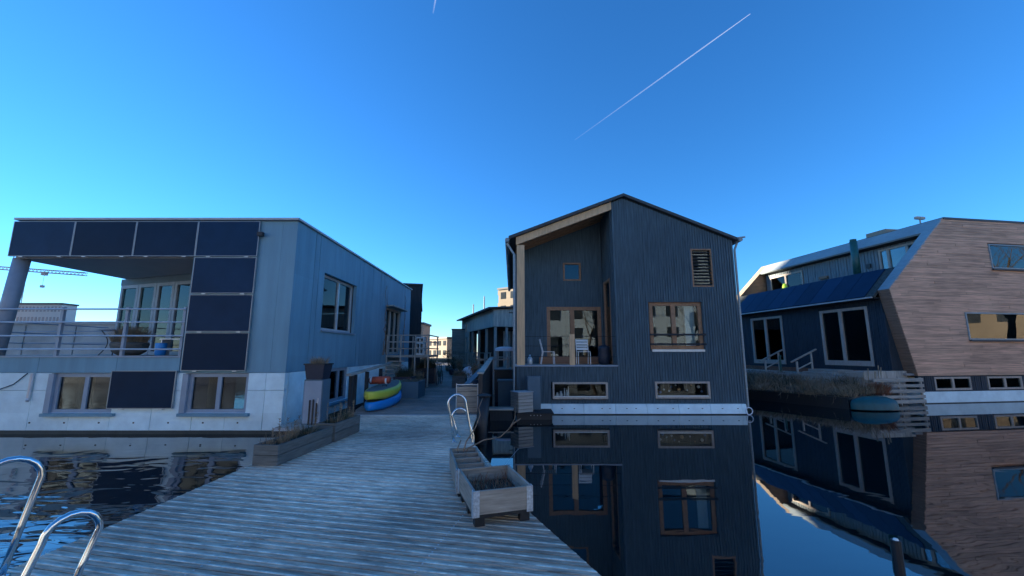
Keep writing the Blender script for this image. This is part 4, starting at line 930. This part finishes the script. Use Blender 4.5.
# kayaks, handrail and clutter left of the walkway
def board_boat(name, label, loc, rz, Ln, Wd, th, hm, rocker):
    o = thing(name, label, 'kayak', loc, rz, 'stacked kayaks'); n = 22; m = MB(); pad = MB()
    rings = []
    for i in range(n + 1):
        f = i / n; s_ = (math.sin(math.pi * min(1, max(0, f))) ** .55) if 0 < f < 1 else .02
        wv = Wd / 2 * max(.05, s_); zz = rocker * max(0, f - .45) ** 2 * 3 + .25 * rocker * max(0, .2 - f) * 4
        y = f * Ln; th_ = th * (.7 + .3 * s_)
        rings.append([(-wv * .82, y, zz), (wv * .82, y, zz), (wv, y, zz + th_ * .35), (wv * .98, y, zz + th_ * .75), (wv * .85, y, zz + th_), (-wv * .85, y, zz + th_), (-wv * .98, y, zz + th_ * .75), (-wv, y, zz + th_ * .35)])
    for r_ in rings: m.v += r_
    for i in range(n):
        for j in range(8): m.f.append([i * 8 + j, i * 8 + (j + 1) % 8, (i + 1) * 8 + (j + 1) % 8, (i + 1) * 8 + j]); m.m.append(0)
    m.f.append(list(range(8))[::-1]); m.m.append(0); m.f.append([n * 8 + j for j in range(8)]); m.m.append(0)
    m.build('hull', hm, o, True)
    for i in range(1, n - 1):
        a, b = rings[i], rings[i + 1]
        z = .006; pad.add([(a[5][0] * .9, a[5][1], a[5][2] + z), (a[4][0] * .9, a[4][1], a[4][2] + z), (b[4][0] * .9, b[4][1], b[4][2] + z), (b[5][0] * .9, b[5][1], b[5][2] + z)], [(0, 1, 2, 3)])
    pad.build('deck_pad', 'deck_pad', o)
    md = rings[n // 2]; MB().tube([(-.06, md[4][1], md[4][2]), (-.06, md[4][1] + .05, md[4][2] + .04), (.06, md[4][1] + .05, md[4][2] + .04), (.06, md[4][1], md[4][2])], .012, 6).build('handle', 'black_plastic', o)
    return o
board_boat('kayak', 'bright blue kayak at the bottom of the pair by the handrail', (-3.72, 10.85, DZ + .01), R(2), 3.0, .78, .26, 'blue_plastic', .16)
board_boat('kayak', 'yellow green kayak lying on top of the blue one', (-3.74, 10.83, DZ + .285), R(2), 3.0, .80, .25, 'yellow', .20)
bg_ = thing('dry_bag', 'rolled red bag with white straps lying on the yellow kayak', 'bag', (-3.92, 12.3, DZ + .715))
MB().tube([(-.31, 0, 0), (-.28, 0, 0), (.28, 0, .02), (.31, 0, .02)], [.07, .11, .11, .07], 12).build('roll', 'red_bag', bg_, True)
for x in (-.24, .2): MB().tube([(x - .025, 0, .01), (x + .025, 0, .01)], .114, 12).build('strap', 'white_cloth', bg_)
hr = thing('dock_handrail', 'timber handrail on dark posts beside the kayaks', 'handrail', (-4.12, 10.6, 0))
for x, y in ((0.0, .02), (-.02, .32), (-.12, 1.5), (-.2, 3.0)): part('post', 'black_board', hr, (x - .045, x + .045, y - .045, y + .045, -.1, 1.40 + .02 * y))
MB().bar((.02, -.22, 1.43), (-.30, 4.4, 1.60), .13, .06).build('rail', 'weathered_flat', hr)
for k, (x, y) in enumerate(((-4.0, 11.8),)): pass
rt = thing('service_raft', 'low pale edged raft between platform and grey blue houseboat', 'raft', (-4.7, 9.95, 0))
part('deck', 'alloy_cap', rt, (-.62, .55, -.55, .62, .26, .32)); part('pontoon', 'black_plastic', rt, (-.58, .5, -.5, .58, -.1, .258))
for k in range(3): part('batten', 'weathered_flat', rt, (-.6 + .4 * k, -.3 + .4 * k, -.53, .6, .321, .335))
gc = thing('pump_cabinet', 'grey upright cabinet under the dark pot on the raft', 'cabinet', (-4.66, 9.95, .336))
part('body', 'grey_cabinet', gc, (-.22, .22, -.2, .2, 0, 1.02)); part('door', 'grey_blue_trim', gc, (-.2, .2, -.212, -.202, .03, .99)); part('handle', 'pale_metal', gc, (.13, .15, -.225, -.213, .45, .6))
for x in (-.06, .02, .10): part('hose', 'black_plastic', gc, (x, x + .035, -.235, -.226, -.0, random.uniform(.45, .62)))
np_ = thing('square_pot', 'dark navy square pot with dry plants on the grey cabinet', 'plant pot', (-4.66, 9.95, 1.358))
MB().hexa([(-.19, -.19, 0), (.19, -.19, 0), (.19, .19, 0), (-.19, .19, 0), (-.23, -.23, .34), (.23, -.23, .34), (.23, .23, .34), (-.23, .23, .34)]).build('pot', 'navy_pot', np_)
m = MB(); m.box(-.25, .25, -.25, .25, .341, .37); m.build('rim', 'black_plastic', np_)
m = MB()
for k in range(260):
    a = random.uniform(0, 6.28); r = random.uniform(0, .2); m.blade((r * math.cos(a), r * math.sin(a), .36), (math.cos(a), math.sin(a), 0), random.uniform(.05, .22), .004, random.uniform(.02, .16))
m.build('plant', 'dry_plant', np_)
boxes = [((-3.55, 14.6), (.38, .55), .55, 'grey_cabinet', 'grey box planter just behind the kayaks', 'planter_box'),
         ((-4.2, 16.2), (.35, .35), .6, 'navy_pot', 'dark square tub below the side landing', 'planter_tub'),
         ((-4.15, 17.6), (.4, .45), .42, 'brown_rust', 'rusty low box planter below the landing stairs', 'planter_box'),
         ((-4.4, 21.2), (.5, .5), .75, 'navy_pot', 'large dark tub past the landing on the left of the walkway', 'planter_tub'),
         ((-4.6, 22.8), (.55, .4), .45, 'weathered_flat', 'low grey timber box farther along the walkway', 'planter_box'),
         ((-5.4, 26.5), (.5, .6), .6, 'planter_wood', 'farthest dark planter box on the left of the walkway', 'planter_box'),
         ((-2.35, 18.6), (.3, .3), .5, 'planter_wood', 'small dark planter on the right of the walkway before the white sheet', 'planter_box')]
for k, ((x, y), (hx, hy), h, mt, lb, nm) in enumerate(boxes):
    o = thing(nm, lb, 'planter', (x, y, DZ + .004))
    m = MB(); m.box(-hx, hx, -hy, -hy + .04, 0, h); m.box(-hx, hx, hy - .04, hy, 0, h); m.box(-hx, -hx + .04, -hy + .041, hy - .041, 0, h); m.box(hx - .04, hx, -hy + .041, hy - .041, 0, h); m.build('box', mt, o)
    part('soil', 'soil', o, (-hx + .041, hx - .041, -hy + .041, hy - .041, .02, h - .06))
    m = MB(); hh = (.15, .55, .5, .6, .2, .6, .4)[k]
    for q in range(450):
        a = random.uniform(0, 6.28); rx, ry = random.uniform(-hx, hx) * .85, random.uniform(-hy, hy) * .85
        m.blade((rx, ry, h - .06), (math.cos(a), math.sin(a), 0), random.uniform(.3, 1) * hh, .006, random.uniform(.05, .35))
    m.build('plant', 'dark_plant' if k % 2 else 'dry_plant', o)
for k, (x, y, h, mt, lb) in enumerate(((-5.0, 24.4, .9, 'dark_plant', 'bushy dark shrub in a tub left of the far walkway'), (-6.3, 29.5, 1.1, 'dry_plant', 'brown shrub in a tub far along the left of the walkway'), (-3.05, 24.2, .8, 'dry_plant', 'brown shrub in a tub just past the white sheet'), (-4.0, 28.2, 1.0, 'dark_plant', 'dark shrub in a tub on the right of the far walkway'), (-5.2, 34.0, 1.3, 'dark_plant', 'tall dark shrub near the grey plank house'), (-1.55, 17.2, .7, 'dry_plant', 'small dry shrub in a tub beside the black parapet'))):
    o = thing('potted_shrub', lb, 'shrub', (x, y, DZ + .004)); q = random.Random(40 + k)
    MB().lathe([(.2, 0), (.27, .05), (.32, .38), (.30, .4)], (0, 0, 0), 14).build('tub', 'navy_pot' if k % 2 else 'planter_wood', o, True)
    MB().lathe([(.29, .36), (.01, .37)], (0, 0, 0), 12).build('soil', 'soil', o)
    m = MB()
    for c_ in range(26):
        a = q.uniform(0, 6.28); rad = q.uniform(0, .45) * h; z = .45 + h * q.uniform(.05, .95); px_, py_ = rad * math.cos(a), rad * math.sin(a)
        m.tube([(0, 0, .35), (px_ * .5, py_ * .5, z * .7), (px_, py_, z)], [.012, .008, .003], 4)
        for e_ in range(22):
            b = q.uniform(0, 6.28); m.blade((px_ + q.uniform(-.1, .1), py_ + q.uniform(-.1, .1), z + q.uniform(-.15, .1)), (math.cos(b), math.sin(b), 0), q.uniform(-.05, .12), .014, q.uniform(.04, .12))
    m.build('foliage', mt, o)
bk_ = thing('bicycle', 'dark bicycle parked by the side landing', 'bicycle', (-3.5, 20.0, DZ))
for y in (-.52, .52):
    wl = MB().tube([(0, y + .33 * math.cos(a), .34 + .33 * math.sin(a)) for a in [i * 6.283 / 18 for i in range(19)]], .02, 6).build('wheel', 'black_plastic', bk_)
    sp_ = MB()
    for i in range(8):
        a = i * math.pi / 4; sp_.tube([(0, y, .34), (0, y + .32 * math.cos(a), .34 + .32 * math.sin(a))], .003, 4)
    sp_.build('spokes', 'pale_metal', wl)
m = MB()
for a, b in (((0, -.52, .34), (0, -.1, .35)), ((0, -.52, .34), (0, -.15, .85)), ((0, -.1, .35), (0, -.18, .95)), ((0, -.1, .35), (0, .40, .8)), ((0, -.16, .85), (0, .40, .82)), ((0, .52, .34), (0, .38, 1.0))): m.tube([a, b], .018, 6)
m.build('frame', 'teal_pipe', bk_); MB().tube([(-.28, .3, 1.02), (0, .38, 1.0), (.28, .3, 1.02)], .014, 6).build('handlebar', 'pale_metal', bk_); part('saddle', 'black_plastic', bk_, (-.07, .07, -.3, -.06, .95, 1.0))
ts = thing('covered_pile', 'crumpled white sheet over a pile beside the walkway', 'sheet', (-2.35, 21.6, DZ + .004))
m = MB(); n = 12; q = random.Random(11)
for i in range(n + 1):
    for j in range(n + 1):
        x, y = i / n * 2 - 1, j / n * 2 - 1; h = .75 * (1 - max(abs(x), abs(y)) ** 3) * (1 + .25 * x) + q.uniform(-.06, .06)
        m.v.append((x * .42 + q.uniform(-.02, .02), y * .4 + q.uniform(-.02, .02), max(0, h)))
for i in range(n):
    for j in range(n): p = i * (n + 1) + j; m.f.append([p, p + n + 1, p + n + 2, p + 1]); m.m.append(0)
m.build('sheet', 'white_cloth', ts)

# ------------------------------------------------------------------ weathered barn houseboat behind
bn_ = thing('weathered_barn', 'weathered plank houseboat with overhanging upper storey behind the walkway', 'house', (-1.33, 30.0, 0), R(18)); bn_.scale = (1.15, 1.15, 1.12)
def WF(a, n, z): return (a, -n, z)
def WS(a, n, z): return (-n, a, z)
m = board_wall(WF, .0, 7, lambda a: 3.45, lambda a: 4.58 + .06 * a, [(1.0, 6, 4.36, 4.42)], .2); stuff(m.build('upper_front_boards', 'silvered_board', bn_))
m = board_wall(WS, .1, 7.6, lambda a: 3.45, lambda a: 4.62, [], .3); stuff(m.build('upper_side_boards', 'silvered_board', bn_))
part('upper_floor', 'room_dark', bn_, (.1, 7, .1, 10.5, 3.42, 3.55), (.2, 7, 2.2, 2.3, .2, 3.41), (1.5, 1.6, 2.4, 10, .2, 3.41))
m = board_wall(WS, 7.7, 10.6, lambda a: .4, lambda a: 4.6, [(8.2, 8.8, 1.9, 3.0), (9.4, 10.0, 1.9, 3.0), (8.2, 8.8, 3.4, 4.2)], .3); stuff(m.build('end_boards', 'silvered_board', bn_))
for x in (.05, .8, 1.5, 2.2, 3.0): part('post', 'weathered', bn_, (x, x + .16, .05, .21, .3, 3.419))
for y in (2.2, 4.4, 6.6): part('post', 'weathered', bn_, (.02, .18, y, y + .16, .3, 3.419))
for k in range(5): part('board', 'weathered', bn_, (.9 + k * .3, 1.1 + k * .3, .9, .93, .4, 3.2))
part('deck', 'weathered_flat', bn_, (-.6, 7, -1.2, 10.5, .6, .75)); part('hull', 'concrete_tide', bn_, (-.2, 7, -.6, 10.5, -.1, .598))
MB().prism([(-.45, -.3, 4.60), (7, -.3, 5.1), (7, -.3, 5.2), (-.45, -.3, 4.70)], (0, 11.3, 0)).build('roof', 'roof_dark', bn_)
for x, h in ((1.1, 2.1), (3.6, 3.0)): pass
for k, (x, y, z0, z1, lb) in enumerate(((-4.3, 45, 0, 7.2, 'shorter thin mast standing behind the weathered barn'), (-3.1, 45, 0, 8.1, 'taller thin mast standing behind the weathered barn'))):
    mo = thing('mast', lb, 'mast', (x, y, 0)); MB().tube([(0, 0, z0), (0, 0, z1)], [.09, .06], 8).build('pole', 'weathered', mo); MB().lathe([(.07, 0), (.03, .1)], (0, 0, z1), 8).build('cap', 'weathered', mo)
# railing of barn deck
rg = thing('barn_railing', 'low dark railing along the barn deck', 'railing', (-1.33, 30, .84), R(18)); rg.scale = (1.15, 1.15, 1.12)
for k in range(8): part('post', 'weathered', rg, (-.55, -.49, -1.1 + k * 1.4, -1.04 + k * 1.4, 0, .95))
part('rail', 'weathered_flat', rg, (-.57, -.47, -1.15, 9, .951, 1.0), (-.56, 5, -1.18, -1.14, .70, .75))

# grey plank box house and far buildings
gb_ = thing('plank_house', 'grey boxy plank house at the far end of the walkway', 'house', (-5.0, 41.5, 0), R(6))
for k in range(9): part('board', 'weathered_flat', gb_, (-1.05, 1.4, -1.53, -1.5, .55 + k * .40, .94 + k * .40))
part('body', 'weathered', gb_, (-1.0, 1.4, -1.498, 5, -.1, 4.15)); part('roof', 'roof_dark', gb_, (-1.1, 1.5, -1.6, 5.1, 4.16, 4.25)); part('window', 'far_window', gb_, (.9, 1.3, -1.56, -1.531, 1.5, 2.3))
def block(name, label, loc, sx, sy, h, mt, cols_, rows, rz=0.0, side=True, cat='building', wm='far_window', flat=True):
    o = thing(name, label, cat, loc, rz)
    part('wall', mt, o, (-sx, sx, -sy, sy, -.3, h))
    part('roof', 'roof_dark', o, (-sx - .2, sx + .2, -sy - .2, sy + .2, h + .01, h + .35))
    wm_ = MB().box(-.5, .5, -.05, .03, 0, 1).mesh('window', wm)
    rh = h / rows
    for r in range(rows):
        for c in range(cols_):
            x = -sx + (c + .5) * 2 * sx / cols_; wv = inst('window', wm_, o, (x, -sy - .0, r * rh + rh * .3)); wv.scale = (2 * sx / cols_ * .5, 1, rh * .5)
        if side:
            nc = max(1, int(sy / sx * cols_))
            for c in range(nc):
                y = -sy + (c + .5) * 2 * sy / nc; wv = inst('window', wm_, o, (-sx, y, r * rh + rh * .3), R(-90)); wv.scale = (2 * sy / nc * .5, 1, rh * .5)
    return o
block('apartment_block', 'low sunlit pale building at the end of the walkway', (-12.6, 82, .9), 3.0, 3, 3.6, 'far_pale', 4, 2, R(-42))
block('apartment_block', 'lower pale building left of the sunlit one at the walkway end', (-17.6, 92, .9), 2.6, 3, 2.6, 'far_pale', 3, 2, R(-42))
block('apartment_block', 'narrow pinkish building just right of the tall black house', (-15.6, 70, .9), .9, 3, 5.6, 'brick_sun', 2, 3, 0)
tw = block('apartment_tower', 'sunlit apartment tower peeping over the barn beside the dark blue house', (5.4, 78, .9), 4.6, 7, 12.6, 'tower_beige', 4, 5, R(-38))
for r in range(5): part('balcony', 'tower_beige', tw, (-5.6, -4.61, -6.0, 6.0, 2.2 + r * 2.4, 3.1 + r * 2.4))
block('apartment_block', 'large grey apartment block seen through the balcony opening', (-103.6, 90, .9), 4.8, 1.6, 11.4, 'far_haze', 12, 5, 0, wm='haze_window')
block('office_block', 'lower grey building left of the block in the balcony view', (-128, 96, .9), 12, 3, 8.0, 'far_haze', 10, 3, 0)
block('roof_house', 'low ochre building below the block in the balcony view', (-80, 74, .9), 2.2, 3, 5.9, 'brick_sun', 3, 1, 0)
nb = thing('neighbour_houseboat', 'plain beige houseboat wall behind the balcony railing', 'house', (-25.2, 24.5, 0))
part('wall', 'neighbour_wall', nb, (-6.6, 6.6, -3.5, 3.5, 0, 3.4)); part('roof', 'neighbour_wall', nb, (-6.7, 6.7, -3.6, 3.6, 3.401, 3.5)); part('hull', 'concrete_tide', nb, (-6.5, 6.5, -3.55, -3.501, -.1, .4))
for x in (-5, -2.4, .2, 2.8): part('panel', 'neighbour_wall', nb, (x, x + 2.5, -3.56, -3.502, .5, 3.35))
block('quay_house', 'low hazy building on the skyline right of the balcony post', (-66, 80, .9), 11, 6, 5.0, 'far_pale', 9, 1, 0)
block('quay_house', 'grey house gable just right of the dark blue house', (17.5, 46, 0), 3.0, 4, 6.6, 'far_grey', 3, 2, 0)
for k, (x, y, sx, h) in enumerate(((30, 95, 9, 8), (60, 100, 14, 9), (95, 90, 12, 10), (-40, 110, 12, 7), (-75, 120, 14, 9))):
    block('distant_block', ['distant flat block hidden low behind the dark blue house', 'distant wide block behind the brown houseboat', 'distant block far right behind the brown houseboat', 'distant low block behind the grey blue houseboat', 'distant wide block beyond the balcony'][k], (x, y, .9), sx, 6, h, 'far_pale' if k % 2 else 'far_grey', 8, 3)
# block whose shadow covers the dock (out of frame on the left)
block('apartment_block', 'long apartment block left of the picture that shades the dock', (-128, 54.5, 0), 8, 18.5, 38, 'brick_sun', 4, 10, 0)

# tower crane
ck = thing('tower_crane', 'lattice tower crane left of the balcony column', 'crane', (-124, 100, .9))
def lattice(m, p, q, wd, n, r=.12):
    p, q = Vector(p), Vector(q); d = (q - p).normalized(); a = d.cross(Vector((0, 1, 0))).normalized() * wd; b = Vector((0, 1, 0)) * wd
    c = [-a - b, a - b, a + b, -a + b]
    for x in c: m.tube([p + x, q + x], r, 4)
    for i in range(n):
        for k in range(4): m.tube([p + (q - p) * i / n + c[k], p + (q - p) * (i + 1) / n + c[(k + 1) % 4]], r * .6, 3)
    return m
lattice(MB(), (0, 0, 0), (0, 0, 26), .9, 14).build('mast', 'crane_paint', ck)
lattice(MB(), (-8, 0, 22.2), (17, 0, 20.4), .35, 26, .10).build('jib', 'crane_paint', ck)
m = MB(); m.tube([(6.5, 0, 21), (6.5, 0, 17.4)], .05, 4); m.box(6.0, 7.0, -.4, .4, 20.1, 21.0); m.box(6.2, 6.8, -.3, .3, 17.0, 17.6); m.build('hook', 'crane_paint', ck)

# ------------------------------------------------------------------ opposite quay behind the viewer (seen in the panes and the water)
for k in range(9):
    wd_ = ('leftmost', 'second', 'third', 'fourth', 'middle', 'sixth', 'seventh', 'eighth', 'rightmost')[k]
    hh_ = (13, 13, 11, 11, 8.5, 10, 14, 14, 15)[k]
    block('quay_house', wd_ + (' brick' if k in (3, 7) else ' pale') + ' house in the row on the quay behind the viewer', (-56 + k * 14, -27, .55), 6.98, 5, hh_, 'brick_sun' if k in (3, 7) else 'stucco', 5, 4 if hh_ > 9 else 2, R(180), False, 'house')
def bare_tree(label, loc, h, seed):
    o = thing('bare_tree', label, 'tree', loc, 0, 'bare trees on the quay'); q = random.Random(seed); tk = MB(); cw = MB()
    def grow(p, d, ln, r, lev):
        pts = [p]; rr_ = [r]
        for i in range(4):
            d = (d + Vector((q.uniform(-.18, .18), q.uniform(-.18, .18), q.uniform(-.05, .12)))).normalized(); pts.append(pts[-1] + d * ln / 4); rr_.append(r * (1 - .13 * (i + 1)))
        (tk if lev == 0 else cw).tube(pts, rr_, 7 if lev < 2 else 4, cap=False)
        if lev < 4:
            for k in range(4 if lev < 3 else 3):
                i = q.randint(2, 4) if lev else q.randint(3, 4); a = q.uniform(0, 6.28)
                nd = (d * .8 + Vector((math.cos(a), math.sin(a), q.uniform(.0, .5))) * .75).normalized(); grow(pts[i], nd, ln * q.uniform(.55, .75), rr_[i] * .58, lev + 1)
    grow(Vector((0, 0, -.1)), Vector((0, 0, 1)), h * .38, h * .022, 0)
    tk.build('trunk', 'bark', o, True); cw.build('crown', 'bark', o)
for k, (x, y, h) in enumerate(((-20, -22, 11), (-6, -19, 10), (9, -20, 12), (20, -18, 11), (36, 10.5, 13))):
    bare_tree(['leftmost bare tree on the quay behind the viewer', 'second bare tree on the quay behind the viewer', 'third bare tree on the quay behind the viewer', 'rightmost bare tree on the quay behind the viewer', 'bare tree on the right bank beyond the brown houseboat'][k], (x, y, .55), h, 20 + k)
block('bank_house', 'low sunlit brick house on the bank beyond the brown houseboat', (64, 0, 0), 5, 18, 8.0, 'tower_beige', 4, 2, 0, True, 'house')
tag(MB().box(31, 90, -5.9, 40, -.5, .5).build('right_bank', 'land'), kind='structure')
mpole = thing('mooring_pole', 'thin dark mooring pole with pale cap at the bottom right', 'pole', (3.10, 3.55, 0))
MB().tube([(0, 0, -.8), (0, 0, .5)], .035, 10).build('shaft', 'black_plastic', mpole); MB().lathe([(.02, 0), (.014, .012)], (0, 0, .5), 10).build('cap', 'white_paint', mpole)

# ------------------------------------------------------------------ contrails high in the sky
def contrail_mat():
    m = bpy.data.materials.new('contrail_vapour'); m.use_nodes = True; t = m.node_tree; N = t.nodes; L = t.links; N.remove(N['Principled BSDF'])
    tc = N.new('ShaderNodeTexCoord'); sp = N.new('ShaderNodeSeparateXYZ'); L.new(tc.outputs['Generated'], sp.inputs[0])
    rm = N.new('ShaderNodeMapRange'); rm.inputs['To Min'].default_value = 0.004; rm.inputs['To Max'].default_value = 0.06; L.new(sp.outputs[0], rm.inputs['Value'])
    df = N.new('ShaderNodeBsdfTranslucent'); df.inputs[0].default_value = (.9, .9, .9, 1); d2 = N.new('ShaderNodeBsdfDiffuse'); d2.inputs[0].default_value = (.9, .9, .9, 1)
    ad = N.new('ShaderNodeAddShader'); L.new(df.outputs[0], ad.inputs[0]); L.new(d2.outputs[0], ad.inputs[1])
    tr_ = N.new('ShaderNodeBsdfTransparent'); mx = N.new('ShaderNodeMixShader')
    L.new(rm.outputs[0], mx.inputs[0]); L.new(tr_.outputs[0], mx.inputs[1]); L.new(ad.outputs[0], mx.inputs[2]); L.new(mx.outputs[0], N['Material Output'].inputs[0])
    MATS['contrail_vapour'] = m
contrail_mat()
tag(MB().tube([(668, 4000, 2224), (1400, 4000, 2780), (2100, 4000, 3312), (2664, 4000, 3740)], [5, 6, 6, 4], 10).build('contrail', 'contrail_vapour', None, True, loc=(668, 4000, 2224)), 'long thin white contrail crossing the sky diagonally', 'contrail')
tag(MB().tube([(-885, 4000, 3752), (-860, 4000, 3940), (-820, 4000, 4300)], [8, 8, 7], 10).build('contrail', 'contrail_vapour', None, True, loc=(-885, 4000, 3752)), 'short white contrail at the top edge of the sky', 'contrail')
